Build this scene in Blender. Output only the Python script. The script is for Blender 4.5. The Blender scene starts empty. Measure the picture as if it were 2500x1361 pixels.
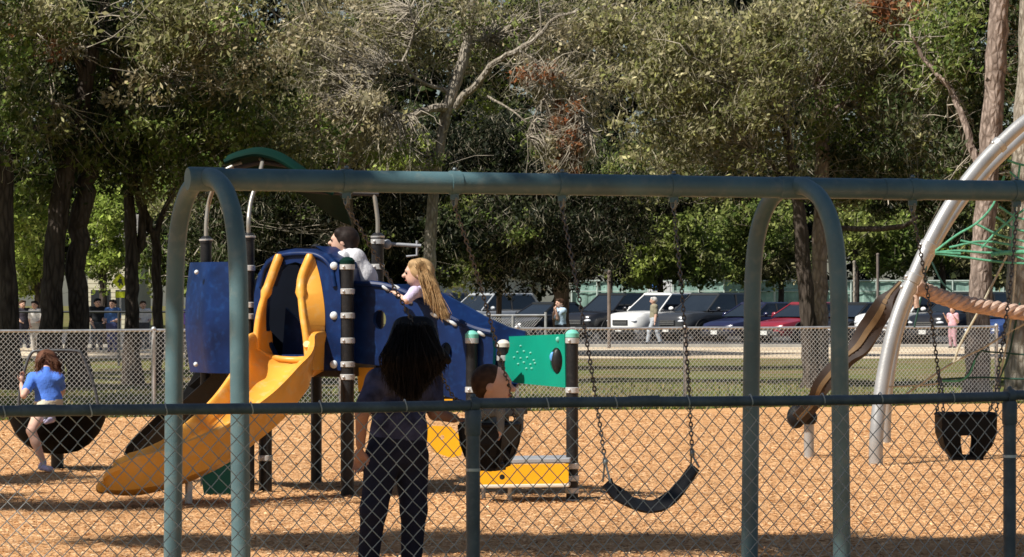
import bpy, bmesh, math, random
import numpy as np
from mathutils import Vector, Matrix
from mathutils.geometry import tessellate_polygon

random.seed(7)
rng = np.random.default_rng(7)
SC = bpy.context.scene
COL = SC.collection

# ------------------------------------------------------------------ camera
EYE = 1.64            # eye height in metres
FPX = 8000.0          # focal length in photograph pixels (2500 wide)
cam_d = bpy.data.cameras.new('camera')
cam_d.sensor_width = 36.0
cam_d.lens = FPX / 2500.0 * 36.0
cam_d.shift_y = 53.5 / 2500.0
cam_d.clip_start = 0.1
cam_d.clip_end = 2000.0
cam = bpy.data.objects.new('camera', cam_d)
COL.objects.link(cam)
cam.location = (0, 0, EYE)
cam.rotation_euler = (math.radians(90), 0, 0)
SC.camera = cam

# ------------------------------------------------------------------ sky + sun
SUN_EL = math.radians(50.0)
SUN_H = Vector((-0.82, -0.57, 0.0)).normalized()     # horizontal direction towards the sun
world = bpy.data.worlds.new('World')
SC.world = world
world.use_nodes = True
wn = world.node_tree
wn.nodes.clear()
w_out = wn.nodes.new('ShaderNodeOutputWorld')
w_bg = wn.nodes.new('ShaderNodeBackground')
w_sky = wn.nodes.new('ShaderNodeTexSky')
w_sky.sky_type = 'NISHITA'
w_sky.sun_disc = False
w_sky.sun_elevation = SUN_EL
w_sky.sun_rotation = math.atan2(SUN_H.x, SUN_H.y)
w_bg.inputs['Strength'].default_value = 0.05
wn.links.new(w_sky.outputs['Color'], w_bg.inputs['Color'])
wn.links.new(w_bg.outputs['Background'], w_out.inputs['Surface'])

sun_d = bpy.data.lights.new('sun', 'SUN')
sun_d.energy = 5.0
sun_d.angle = math.radians(0.55)
sun_d.color = (1.0, 0.95, 0.87)
sun = bpy.data.objects.new('sun', sun_d)
COL.objects.link(sun)
to_sun = Vector((SUN_H.x * math.cos(SUN_EL), SUN_H.y * math.cos(SUN_EL), math.sin(SUN_EL)))
sun.rotation_euler = (-to_sun).to_track_quat('-Z', 'Y').to_euler()
sun.location = to_sun * 60

SC.view_settings.view_transform = 'Standard'
SC.view_settings.look = 'None'
SC.view_settings.gamma = 1.0
SC.view_settings.exposure = 0.55
SC.view_settings.use_curve_mapping = False
SC.render.engine = 'CYCLES'
SC.cycles.max_bounces = 6
SC.cycles.diffuse_bounces = 2
SC.cycles.transparent_max_bounces = 6
SC.cycles.use_denoising = True
SC.cycles.filter_width = 1.6

# ------------------------------------------------------------------ helpers
def W(px, py, s):
    """point seen at photograph pixel (px, py) where one metre is s pixels"""
    return Vector(((px - 1250.0) / s, FPX / s, EYE - (py - 734.0) / s))

def G(px, s, z=0.0):
    """point on the ground below pixel column px at scale s"""
    return Vector(((px - 1250.0) / s, FPX / s, z))

def tag(o, label=None, cat=None, group=None, kind=None):
    if label: o['label'] = label
    if cat: o['category'] = cat
    if group: o['group'] = group
    if kind: o['kind'] = kind
    return o

def thing(name, loc, label, cat, group=None, rz=0.0):
    o = bpy.data.objects.new(name, None)
    o.empty_display_size = 0.2
    COL.objects.link(o)
    o.location = loc
    o.rotation_euler = (0, 0, rz)
    return tag(o, label, cat, group)

def root_of(o):
    while o.parent: o = o.parent
    return o

class MB:
    """collects shapes given in world (or thing-local) coordinates, builds ONE mesh object"""
    def __init__(self):
        self.v = []; self.f = []; self.m = []
    def add(self, vs, fs, mi=0):
        k = len(self.v)
        self.v.extend([tuple(p) for p in vs])
        self.f.extend([tuple(i + k for i in f) for f in fs])
        self.m.extend([mi] * len(fs))
        return self
    def box(self, c, size, M=None, mi=0):
        c = Vector(c); hx, hy, hz = size[0] / 2, size[1] / 2, size[2] / 2
        vs = []
        for sx, sy, sz in ((-1,-1,-1),(1,-1,-1),(1,1,-1),(-1,1,-1),(-1,-1,1),(1,-1,1),(1,1,1),(-1,1,1)):
            p = Vector((sx*hx, sy*hy, sz*hz))
            vs.append(c + (M @ p if M else p))
        return self.add(vs, [(0,3,2,1),(4,5,6,7),(0,1,5,4),(1,2,6,5),(2,3,7,6),(3,0,4,7)], mi)
    def tube(self, pts, r, n=10, cap=True, mi=0):
        pts = [Vector(p) for p in pts]
        rr = r if isinstance(r, (list, tuple)) else [r] * len(pts)
        vs = []; fs = []
        up = None
        for i, p in enumerate(pts):
            t = (pts[min(i+1, len(pts)-1)] - pts[max(i-1, 0)])
            t = t.normalized() if t.length > 1e-9 else Vector((0,0,1))
            if up is None:
                up = Vector((0,0,1)) if abs(t.z) < 0.9 else Vector((0,1,0))
                up = (up - t * up.dot(t)).normalized()
            else:
                up = (up - t * up.dot(t))
                up = up.normalized() if up.length > 1e-6 else Vector((1,0,0))
            b = t.cross(up)
            for k in range(n):
                a = 2 * math.pi * k / n
                vs.append(p + (up * math.cos(a) + b * math.sin(a)) * rr[i])
        for i in range(len(pts) - 1):
            for k in range(n):
                k2 = (k + 1) % n
                fs.append((i*n+k, i*n+k2, (i+1)*n+k2, (i+1)*n+k))
        if cap:
            fs.append(tuple(range(n-1, -1, -1)))
            fs.append(tuple((len(pts)-1)*n + k for k in range(n)))
        return self.add(vs, fs, mi)
    def lathe(self, c, prof, n=20, M=None, mi=0):
        """prof: list of (r, z); revolved round z through c"""
        c = Vector(c); vs = []; fs = []
        for r, z in prof:
            for k in range(n):
                a = 2 * math.pi * k / n
                p = Vector((r * math.cos(a), r * math.sin(a), z))
                vs.append(c + (M @ p if M else p))
        for i in range(len(prof) - 1):
            for k in range(n):
                k2 = (k + 1) % n
                fs.append((i*n+k, i*n+k2, (i+1)*n+k2, (i+1)*n+k))
        fs.append(tuple(range(n-1, -1, -1)))
        fs.append(tuple((len(prof)-1)*n + k for k in range(n)))
        return self.add(vs, fs, mi)
    def ball(self, c, r, nu=12, nv=8, mi=0, M=None):
        rx, ry, rz = r if isinstance(r, (list, tuple)) else (r, r, r)
        vs = []; fs = []
        c = Vector(c)
        for j in range(nv + 1):
            th = math.pi * (0.02 + 0.96 * j / nv)
            for k in range(nu):
                a = 2 * math.pi * k / nu
                p = Vector((rx*math.sin(th)*math.cos(a), ry*math.sin(th)*math.sin(a), rz*math.cos(th)))
                vs.append(c + (M @ p if M else p))
        for j in range(nv):
            for k in range(nu):
                k2 = (k+1) % nu
                fs.append((j*nu+k, (j+1)*nu+k, (j+1)*nu+k2, j*nu+k2))
        fs.append(tuple(range(nu))); fs.append(tuple(nv*nu + k for k in range(nu-1, -1, -1)))
        return self.add(vs, fs, mi)
    def plate(self, loops, to3d, n, th, mi=0):
        """flat plate with holes: loops of 2-D points (outer first), to3d maps (u, v) to world, n = unit normal, th = thickness"""
        n = Vector(n).normalized()
        flat = [p for lp in loops for p in lp]
        w = [Vector(to3d(*p)) for p in flat]
        tri = tessellate_polygon([[Vector((p[0], p[1], 0)) for p in lp] for lp in loops])
        N = len(flat)
        vs = [p + n * th / 2 for p in w] + [p - n * th / 2 for p in w]
        fs = []
        for t in tri:
            a, b, c = t
            if (w[b]-w[a]).cross(w[c]-w[a]).dot(n) < 0: b, c = c, b
            fs.append((a, b, c)); fs.append((a+N, c+N, b+N))
        k = 0
        for lp in loops:
            L = len(lp)
            for i in range(L):
                a, b = k + i, k + (i + 1) % L
                fs.append((a, b, b+N, a+N))
            k += L
        return self.add(vs, fs, mi)
    def build(self, name, mat, parent=None, loc=None, smooth=False, mods=None, bevel=0.0):
        off = Vector((0,0,0))
        local = False
        if parent is not None:
            r = root_of(parent)
            off = Vector(r.location)
            local = abs(r.rotation_euler.z) > 1e-9 or r.get('_local')
            if local: off = Vector((0,0,0))
        elif loc is not None:
            off = Vector(loc)
        me = bpy.data.meshes.new(name)
        me.from_pydata([tuple(Vector(p) - off) for p in self.v], [], self.f)
        mats = mat if isinstance(mat, (list, tuple)) else [mat]
        for m in mats: me.materials.append(m)
        if len(mats) > 1:
            me.polygons.foreach_set('material_index', self.m)
        bm = bmesh.new(); bm.from_mesh(me)
        bmesh.ops.recalc_face_normals(bm, faces=bm.faces)
        bm.to_mesh(me); bm.free()
        if smooth:
            me.polygons.foreach_set('use_smooth', [True] * len(me.polygons))
            try: me.set_sharp_from_angle(angle=math.radians(40))
            except Exception: pass
        me.update()
        o = bpy.data.objects.new(name, me)
        COL.objects.link(o)
        if parent is not None:
            o.parent = parent
        elif loc is not None:
            o.location = loc
        if bevel:
            b = o.modifiers.new('bevel', 'BEVEL'); b.width = bevel; b.segments = 2; b.limit_method = 'ANGLE'
        return o

def np_mesh(name, V, F, mat, colors=None, parent=None, loc=(0,0,0), smooth=False, mat_idx=None):
    """fast mesh from numpy: V (n,3), F (m,k), colours per vertex"""
    me = bpy.data.meshes.new(name)
    n, (m, k) = len(V), F.shape
    off = np.array(root_of(parent).location if parent is not None else loc, dtype=float)
    me.vertices.add(n); me.vertices.foreach_set('co', (V - off).astype(np.float32).ravel())
    me.loops.add(m * k); me.loops.foreach_set('vertex_index', F.astype(np.int32).ravel())
    me.polygons.add(m)
    me.polygons.foreach_set('loop_start', np.arange(0, m * k, k, dtype=np.int32))
    me.polygons.foreach_set('loop_total', np.full(m, k, dtype=np.int32))
    mats = mat if isinstance(mat, (list, tuple)) else [mat]
    for x in mats: me.materials.append(x)
    if mat_idx is not None: me.polygons.foreach_set('material_index', mat_idx.astype(np.int32))
    if smooth: me.polygons.foreach_set('use_smooth', np.ones(m, dtype=bool))
    if colors is not None:
        at = me.color_attributes.new('Col', 'FLOAT_COLOR', 'POINT')
        at.data.foreach_set('color', np.concatenate([colors, np.ones((n, 1))], 1).astype(np.float32).ravel())
    me.update(calc_edges=True)
    o = bpy.data.objects.new(name, me); COL.objects.link(o)
    if parent is not None: o.parent = parent
    else: o.location = loc
    return o

def smooth_path(pts, n=8):
    """Catmull-Rom through pts"""
    P = [Vector(p) for p in pts]
    P = [P[0]*2 - P[1]] + P + [P[-1]*2 - P[-2]]
    out = []
    for i in range(1, len(P) - 2):
        a, b, c, d = P[i-1], P[i], P[i+1], P[i+2]
        for k in range(n):
            t = k / n
            out.append(0.5*((2*b) + (c-a)*t + (2*a-5*b+4*c-d)*t*t + (3*b-a-3*c+d)*t**3))
    out.append(P[-2])
    return out

def lerp(a, b, t): return a + (b - a) * t

# ------------------------------------------------------------------ materials
MATS = {}
def mat(name, col, rough=0.6, var=0.12, scale=6.0, bump=0.0, bscale=60.0, metal=0.0, spec=0.4, coat=0.0, dust=None, dust_amt=0.0):
    if name in MATS: return MATS[name]
    m = bpy.data.materials.new(name); m.use_nodes = True
    nt = m.node_tree; b = nt.nodes['Principled BSDF']
    tc = nt.nodes.new('ShaderNodeTexCoord')
    no = nt.nodes.new('ShaderNodeTexNoise'); no.inputs['Scale'].default_value = scale; no.inputs['Detail'].default_value = 6
    nt.links.new(tc.outputs['Object'], no.inputs['Vector'])
    rp = nt.nodes.new('ShaderNodeValToRGB')
    rp.color_ramp.elements[0].position = 0.32; rp.color_ramp.elements[1].position = 0.68
    rp.color_ramp.elements[0].color = tuple(c * (1 - var) for c in col) + (1,)
    rp.color_ramp.elements[1].color = tuple(min(1, c * (1 + var)) for c in col) + (1,)
    nt.links.new(no.outputs['Fac'], rp.inputs['Fac'])
    src = rp.outputs['Color']
    if dust:
        n2 = nt.nodes.new('ShaderNodeTexNoise'); n2.inputs['Scale'].default_value = scale * 5; n2.inputs['Detail'].default_value = 8
        nt.links.new(tc.outputs['Object'], n2.inputs['Vector'])
        r2 = nt.nodes.new('ShaderNodeValToRGB')
        r2.color_ramp.elements[0].position = 0.52; r2.color_ramp.elements[1].position = 0.75
        r2.color_ramp.elements[1].color = (dust_amt,)*3 + (1,)
        nt.links.new(n2.outputs['Fac'], r2.inputs['Fac'])
        mx = nt.nodes.new('ShaderNodeMix'); mx.data_type = 'RGBA'
        nt.links.new(r2.outputs['Color'], mx.inputs['Factor'])
        nt.links.new(src, mx.inputs['A']); mx.inputs['B'].default_value = tuple(dust) + (1,)
        src = mx.outputs['Result']
    nt.links.new(src, b.inputs['Base Color'])
    b.inputs['Roughness'].default_value = rough
    b.inputs['Metallic'].default_value = metal
    b.inputs['Specular IOR Level'].default_value = spec
    if coat:
        b.inputs['Coat Weight'].default_value = coat; b.inputs['Coat Roughness'].default_value = 0.08
    if bump:
        nb = nt.nodes.new('ShaderNodeTexNoise'); nb.inputs['Scale'].default_value = bscale; nb.inputs['Detail'].default_value = 5
        nt.links.new(tc.outputs['Object'], nb.inputs['Vector'])
        bp = nt.nodes.new('ShaderNodeBump'); bp.inputs['Strength'].default_value = bump; bp.inputs['Distance'].default_value = 0.02
        nt.links.new(nb.outputs['Fac'], bp.inputs['Height']); nt.links.new(bp.outputs['Normal'], b.inputs['Normal'])
    MATS[name] = m
    return m

def leaf_mat(name='leaf', trans=0.30):
    if name in MATS: return MATS[name]
    m = bpy.data.materials.new(name); m.use_nodes = True
    nt = m.node_tree; nt.nodes.clear()
    out = nt.nodes.new('ShaderNodeOutputMaterial')
    at = nt.nodes.new('ShaderNodeAttribute'); at.attribute_name = 'Col'
    d = nt.nodes.new('ShaderNodeBsdfPrincipled'); d.inputs['Roughness'].default_value = 0.55; d.inputs['Specular IOR Level'].default_value = 0.12
    t = nt.nodes.new('ShaderNodeBsdfTranslucent')
    mx = nt.nodes.new('ShaderNodeMixShader'); mx.inputs[0].default_value = trans
    nt.links.new(at.outputs['Color'], d.inputs['Base Color']); nt.links.new(at.outputs['Color'], t.inputs['Color'])
    nt.links.new(d.outputs[0], mx.inputs[1]); nt.links.new(t.outputs[0], mx.inputs[2])
    nt.links.new(mx.outputs[0], out.inputs['Surface'])
    MATS[name] = m
    return m

def attr_mat(name, rough=0.8):
    if name in MATS: return MATS[name]
    m = bpy.data.materials.new(name); m.use_nodes = True
    nt = m.node_tree; b = nt.nodes['Principled BSDF']
    at = nt.nodes.new('ShaderNodeAttribute'); at.attribute_name = 'Col'
    nt.links.new(at.outputs['Color'], b.inputs['Base Color'])
    b.inputs['Roughness'].default_value = rough; b.inputs['Specular IOR Level'].default_value = 0.25
    MATS[name] = m
    return m

def ground_mat(name, cols, scales, rough=0.95, bump=0.6, bscale=30):
    """blend of three colours by two noises"""
    m = bpy.data.materials.new(name); m.use_nodes = True
    nt = m.node_tree; b = nt.nodes['Principled BSDF']
    tc = nt.nodes.new('ShaderNodeTexCoord')
    prev = None
    for i, (c, s) in enumerate(zip(cols[1:], scales)):
        no = nt.nodes.new('ShaderNodeTexNoise'); no.inputs['Scale'].default_value = s; no.inputs['Detail'].default_value = 8
        no.inputs['Roughness'].default_value = 0.65
        nt.links.new(tc.outputs['Object'], no.inputs['Vector'])
        rp = nt.nodes.new('ShaderNodeValToRGB'); rp.color_ramp.elements[0].position = 0.42; rp.color_ramp.elements[1].position = 0.62
        nt.links.new(no.outputs['Fac'], rp.inputs['Fac'])
        mx = nt.nodes.new('ShaderNodeMix'); mx.data_type = 'RGBA'
        nt.links.new(rp.outputs['Color'], mx.inputs['Factor'])
        if prev is None: mx.inputs['A'].default_value = tuple(cols[0]) + (1,)
        else: nt.links.new(prev, mx.inputs['A'])
        mx.inputs['B'].default_value = tuple(c) + (1,)
        prev = mx.outputs['Result']
    nt.links.new(prev, b.inputs['Base Color'])
    b.inputs['Roughness'].default_value = rough; b.inputs['Specular IOR Level'].default_value = 0.15
    nb = nt.nodes.new('ShaderNodeTexNoise'); nb.inputs['Scale'].default_value = bscale; nb.inputs['Detail'].default_value = 6
    nt.links.new(tc.outputs['Object'], nb.inputs['Vector'])
    bp = nt.nodes.new('ShaderNodeBump'); bp.inputs['Strength'].default_value = bump; bp.inputs['Distance'].default_value = 0.04
    nt.links.new(nb.outputs['Fac'], bp.inputs['Height']); nt.links.new(bp.outputs['Normal'], b.inputs['Normal'])
    MATS[name] = m
    return m

def bark_mat(name, c0, c1, scale=5.0, stretch=0.18, bump=1.0):
    if name in MATS: return MATS[name]
    m = bpy.data.materials.new(name); m.use_nodes = True
    nt = m.node_tree; b = nt.nodes['Principled BSDF']
    tc = nt.nodes.new('ShaderNodeTexCoord'); mp = nt.nodes.new('ShaderNodeMapping')
    mp.inputs['Scale'].default_value = (1, 1, stretch)
    nt.links.new(tc.outputs['Object'], mp.inputs['Vector'])
    vo = nt.nodes.new('ShaderNodeTexVoronoi'); vo.inputs['Scale'].default_value = scale * 2.2; vo.feature = 'DISTANCE_TO_EDGE'
    nt.links.new(mp.outputs['Vector'], vo.inputs['Vector'])
    no = nt.nodes.new('ShaderNodeTexNoise'); no.inputs['Scale'].default_value = scale; no.inputs['Detail'].default_value = 8
    nt.links.new(mp.outputs['Vector'], no.inputs['Vector'])
    ml = nt.nodes.new('ShaderNodeMath'); ml.operation = 'MULTIPLY_ADD'; ml.inputs[1].default_value = 0.9
    nt.links.new(vo.outputs['Distance'], ml.inputs[0]); nt.links.new(no.outputs['Fac'], ml.inputs[2])
    rp = nt.nodes.new('ShaderNodeValToRGB'); rp.color_ramp.elements[0].position = 0.38; rp.color_ramp.elements[1].position = 0.78
    rp.color_ramp.elements[0].color = tuple(c0) + (1,); rp.color_ramp.elements[1].color = tuple(c1) + (1,)
    nt.links.new(ml.outputs[0], rp.inputs['Fac']); nt.links.new(rp.outputs['Color'], b.inputs['Base Color'])
    b.inputs['Roughness'].default_value = 0.95; b.inputs['Specular IOR Level'].default_value = 0.1
    bp = nt.nodes.new('ShaderNodeBump'); bp.inputs['Strength'].default_value = bump; bp.inputs['Distance'].default_value = 0.06
    nt.links.new(ml.outputs[0], bp.inputs['Height']); nt.links.new(bp.outputs['Normal'], b.inputs['Normal'])
    MATS[name] = m
    return m

# the playground's own axes: both chain-link fences run along FU
FU = Vector((math.cos(math.radians(26.3)), math.sin(math.radians(26.3)), 0))
FV = Vector((-FU.y, FU.x, 0))
def on_line(P0, px):
    """distance along FU from P0 at which the line P0 + a FU is seen in pixel column px"""
    k = (px - 1250.0) / FPX
    return (k * P0.y - P0.x) / (FU.x - k * FU.y)
# ================================================================== SETTING: ground
NEAR0 = Vector((0, 13.31, 0))      # a point of the near fence line
FAR0 = Vector((0, 48.5, 0))        # a point of the far fence line

m_grass = ground_mat('grass_ground', [(0.085, 0.11, 0.024), (0.135, 0.14, 0.04), (0.16, 0.115, 0.055)], [1.3, 0.35], bscale=40)
m_mulch = ground_mat('wood_mulch', [(0.60, 0.335, 0.15), (0.66, 0.39, 0.19), (0.50, 0.26, 0.11)], [9.0, 2.2], bscale=38, bump=0.9)
m_path = ground_mat('sandy_path', [(0.58, 0.49, 0.35), (0.66, 0.57, 0.43), (0.42, 0.31, 0.20)], [2.0, 0.5], bscale=25)
m_asph = ground_mat('asphalt', [(0.055, 0.055, 0.058), (0.075, 0.073, 0.07), (0.045, 0.045, 0.048)], [3.0, 0.4], bscale=80, bump=0.3)

def sheet(name, pts, mat_, z=0.0):
    mb = MB(); mb.add([(p[0], p[1], p[2] if len(p) > 2 else z) for p in pts], [tuple(range(len(pts)))])
    o = mb.build(name, mat_); o['kind'] = 'structure'
    return o

# lawn reaching to the horizon; beyond 95 m it rises very slightly to the car park
def lawn():
    ys = [-60, 0, 40, 60, 80, 95, 108, 120, 200, 900]
    zs = [-0.03, -0.03, -0.03, -0.03, -0.03, -0.03, 0.06, 0.085, 0.085, 0.085]
    mb = MB()
    vs = []; fs = []
    for y, z in zip(ys, zs):
        for x in (-600, -60, 60, 600): vs.append((x, y, z))
    for i in range(len(ys) - 1):
        for k in range(3): fs.append((i*4+k, i*4+k+1, (i+1)*4+k+1, (i+1)*4+k))
    mb.add(vs, fs)
    o = mb.build('ground', m_grass); o['kind'] = 'structure'
lawn()

def mulch_h(x, y):
    h = 0.008*np.sin(x*1.7 + y*0.9) + 0.007*np.sin(x*0.6 - y*2.1 + 1) + 0.004*np.sin(x*4.1 + y*3.3) + 0.010
    return h - 0.016 * np.exp(-((x + 3.5) ** 2 + (y - 25.9) ** 2) / 0.45)      # hollow kicked out at the slide foot

def mulch_bed():
    # gently uneven bed between the two fences
    na, nb_ = 330, 170
    A = np.linspace(-34, 34, na); T = np.linspace(0, 1, nb_)
    p0 = np.array(NEAR0[:]); p1 = np.array((FAR0 - FV * 0.35)[:]); u = np.array(FU[:])
    aa, tt = np.meshgrid(A, T)
    V = p0 + (p1 - p0) * tt[..., None] + u * aa[..., None]
    V[..., 2] = mulch_h(V[..., 0], V[..., 1])
    idx = np.arange(na * nb_).reshape(nb_, na)
    F = np.stack([idx[:-1, :-1], idx[:-1, 1:], idx[1:, 1:], idx[1:, :-1]], -1).reshape(-1, 4)
    o = np_mesh('playground_mulch', V.reshape(-1, 3), F, m_mulch, smooth=True)
    o['kind'] = 'structure'
mulch_bed()

def chips():
    N = 240000
    d = 20.2 * (47.5 / 20.2) ** rng.random(N)
    x = (rng.random(N) * 2 - 1) * (1.08 * 1250 / FPX) * d
    # keep those on the playground side of the far fence
    dd = (x - FAR0.x) * FV.x + (d - FAR0.y) * FV.y
    ok = dd < -0.45
    x, d = x[ok], d[ok]; N = len(x)
    c = np.stack([x, d, mulch_h(x, d) + 0.006 + 0.012 * rng.random(N)], 1)
    L = (0.009 + 0.026 * rng.random(N) ** 1.6) * (0.75 + d / 55); Wd = L * (0.25 + 0.3 * rng.random(N))
    an = rng.random(N) * 2 * np.pi
    tilt = rng.normal(0, 0.13, N); roll = rng.normal(0, 0.15, N)
    t = np.stack([np.cos(an) * np.cos(tilt), np.sin(an) * np.cos(tilt), np.sin(tilt)], 1)
    b = np.stack([-np.sin(an) * np.cos(roll), np.cos(an) * np.cos(roll), np.sin(roll)], 1)
    V = np.stack([c - t*L[:,None]/2 - b*Wd[:,None]/2, c + t*L[:,None]/2 - b*Wd[:,None]*0.35, c + t*L[:,None]/2 + b*Wd[:,None]/2, c - t*L[:,None]/2 + b*Wd[:,None]*0.4], 1)
    pal = np.array([(0.61, 0.35, 0.165), (0.69, 0.43, 0.225), (0.47, 0.245, 0.11), (0.75, 0.53, 0.32), (0.19, 0.10, 0.058), (0.63, 0.36, 0.16)])
    k = rng.choice(len(pal), N, p=[.31, .24, .16, .09, .05, .15])
    cc = pal[k] * (0.88 + 0.24 * rng.random((N, 1)))
    # scuffed, damp and bleached patches of the bed
    patch = 0.5 + 0.25 * np.sin(x * 1.3 + 0.7 * d) * np.sin(d * 0.9 - x * 0.5) + 0.25 * np.sin(x * 2.9 - d * 1.7 + 2) * np.sin(d * 2.3 + x)
    patch -= 1.1 * np.exp(-((x + 3.5) ** 2 + (d - 25.9) ** 2) / 0.7)
    cc *= (0.76 + 0.40 * patch)[:, None]
    o = np_mesh('wood_chips', V.reshape(-1, 3), np.arange(N * 4).reshape(-1, 4), attr_mat('wood_chip'), np.repeat(cc, 4, 0))
    tag(o, 'loose orange brown wood chips covering the playground bed', 'wood chips', kind='stuff')
chips()

# strips beyond the far fence
def strip(name, d0, d1, mat_, z, tilt=0.0):
    return sheet(name, [(-90, d0 - tilt, z), (90, d0 + tilt, z), (90, d1 + tilt, z), (-90, d1 - tilt, z)], mat_)
mbp = MB(); mbp.add([(x, y, z) for y, z in ((94, -0.024), (95, -0.024), (108, 0.066), (109.9, 0.075)) for x in (-90, 90)], [(0, 1, 3, 2), (2, 3, 5, 4), (4, 5, 7, 6)])
mbp.build('sandy_path', m_path)['kind'] = 'structure'
strip('car_park', 110.4, 165, m_asph, 0.100)
m_kerb = mat('kerb_concrete', (0.42, 0.40, 0.36), 0.9, 0.15, 3)
MB().box((0, 110.15, 0.10), (180, 0.3, 0.14)).build('kerb', m_kerb)['kind'] = 'structure'
m_line = mat('white_paint', (0.75, 0.74, 0.70), 0.7, 0.1, 3)

def grass_tufts():
    # unmown grass along the foot of the far fence and on the lawn behind it
    N = 26000
    a = rng.random(N) * 44 - 20
    off = np.where(rng.random(N) < 0.45, rng.normal(0, 0.22, N), rng.random(N) ** 1.5 * 14 + 0.2)
    x = FAR0.x + FU.x * a + FV.x * off; y = FAR0.y + FU.y * a + FV.y * off
    ok = np.abs(x) < y * 0.17
    x, y, off = x[ok], y[ok], off[ok]; N = len(x)
    L = np.where(np.abs(off) < 0.6, 0.04 + 0.08 * rng.random(N), 0.04 + 0.06 * rng.random(N))
    Wd = 0.012 + 0.014 * rng.random(N)
    c = np.stack([x, y, np.full(N, -0.03)], 1)
    an = rng.random(N) * 2 * np.pi
    b = np.stack([np.cos(an), np.sin(an), np.zeros(N)], 1)
    le = rng.normal(0, 0.35, (N, 2))
    top = c + np.concatenate([le * L[:, None], L[:, None]], 1)
    V = np.stack([c - b*Wd[:,None], c + b*Wd[:,None], top], 1)
    pal = np.array([(0.12, 0.15, 0.03), (0.20, 0.20, 0.05), (0.30, 0.24, 0.10), (0.09, 0.13, 0.03)])
    cc = pal[rng.integers(0, 4, N)] * (0.8 + 0.4 * rng.random((N, 1)))
    o = np_mesh('grass', V.reshape(-1, 3), np.arange(N*3).reshape(-1, 3), leaf_mat(), np.repeat(cc, 3, 0))
    tag(o, 'short grass along the foot of the far chain-link fence', 'grass', kind='stuff')
grass_tufts()
# ================================================================== TREES
PAL = {
 'olive': [(0.155, 0.165, 0.05), (0.24, 0.23, 0.085), (0.10, 0.115, 0.035), (0.37, 0.335, 0.19)],
 'brown': [(0.25, 0.21, 0.105), (0.36, 0.30, 0.18), (0.15, 0.15, 0.05), (0.50, 0.44, 0.30)],
 'green': [(0.10, 0.15, 0.03), (0.16, 0.215, 0.04), (0.065, 0.10, 0.022), (0.24, 0.26, 0.08)],
 'bright': [(0.20, 0.28, 0.04), (0.27, 0.34, 0.055), (0.14, 0.20, 0.035), (0.33, 0.38, 0.10)],
 'mid': [(0.115, 0.15, 0.03), (0.17, 0.20, 0.045), (0.075, 0.10, 0.022), (0.24, 0.26, 0.08)],
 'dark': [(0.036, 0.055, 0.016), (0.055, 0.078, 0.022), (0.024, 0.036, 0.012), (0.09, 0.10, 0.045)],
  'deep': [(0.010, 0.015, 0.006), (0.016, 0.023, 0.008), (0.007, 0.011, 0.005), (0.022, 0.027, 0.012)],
 'rust': [(0.30, 0.10, 0.035), (0.36, 0.15, 0.06), (0.22, 0.07, 0.025), (0.28, 0.14, 0.07)],
 'grey': [(0.46, 0.41, 0.30), (0.55, 0.50, 0.38), (0.30, 0.27, 0.18), (0.22, 0.20, 0.12)],
}
m_bark_oak = bark_mat('oak_bark', (0.028, 0.022, 0.018), (0.10, 0.08, 0.065), 5.0, 0.22)
m_bark_pine = bark_mat('pine_bark', (0.12, 0.088, 0.07), (0.35, 0.275, 0.23), 5.5, 0.4)
m_bark_pale = bark_mat('pale_bark', (0.15, 0.125, 0.095), (0.36, 0.32, 0.26), 6.0, 0.35)
m_twig = mat('twig_bark', (0.36, 0.315, 0.245), 0.95, 0.3, 4)

def leaf_quads(c, L, Wd, r, strand):
    """c (n,3) leaf centres -> quads"""
    n = len(c)
    # leaves turn their faces towards the light, more or less
    nrm = r.normal(0, 0.75, (n, 3)) + np.array(to_sun[:]) * 0.75; nrm /= np.linalg.norm(nrm, axis=1)[:, None]
    q = r.normal(0, 1, (n, 3))
    t = np.cross(nrm, q); t /= np.linalg.norm(t, axis=1)[:, None] + 1e-9
    ts = np.stack([r.normal(0, 0.7, n), r.normal(0, 0.7, n), -np.ones(n)], 1); ts /= np.linalg.norm(ts, axis=1)[:, None]
    t = np.where(strand[:, None], ts, t)
    b = np.cross(nrm, t); b /= np.linalg.norm(b, axis=1)[:, None] + 1e-9
    L = L[:, None]; Wd = Wd[:, None]
    return np.stack([c - t*L/2, c + b*Wd/2 - t*L*0.05, c + t*L/2, c - b*Wd/2 - t*L*0.05], 1)

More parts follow.
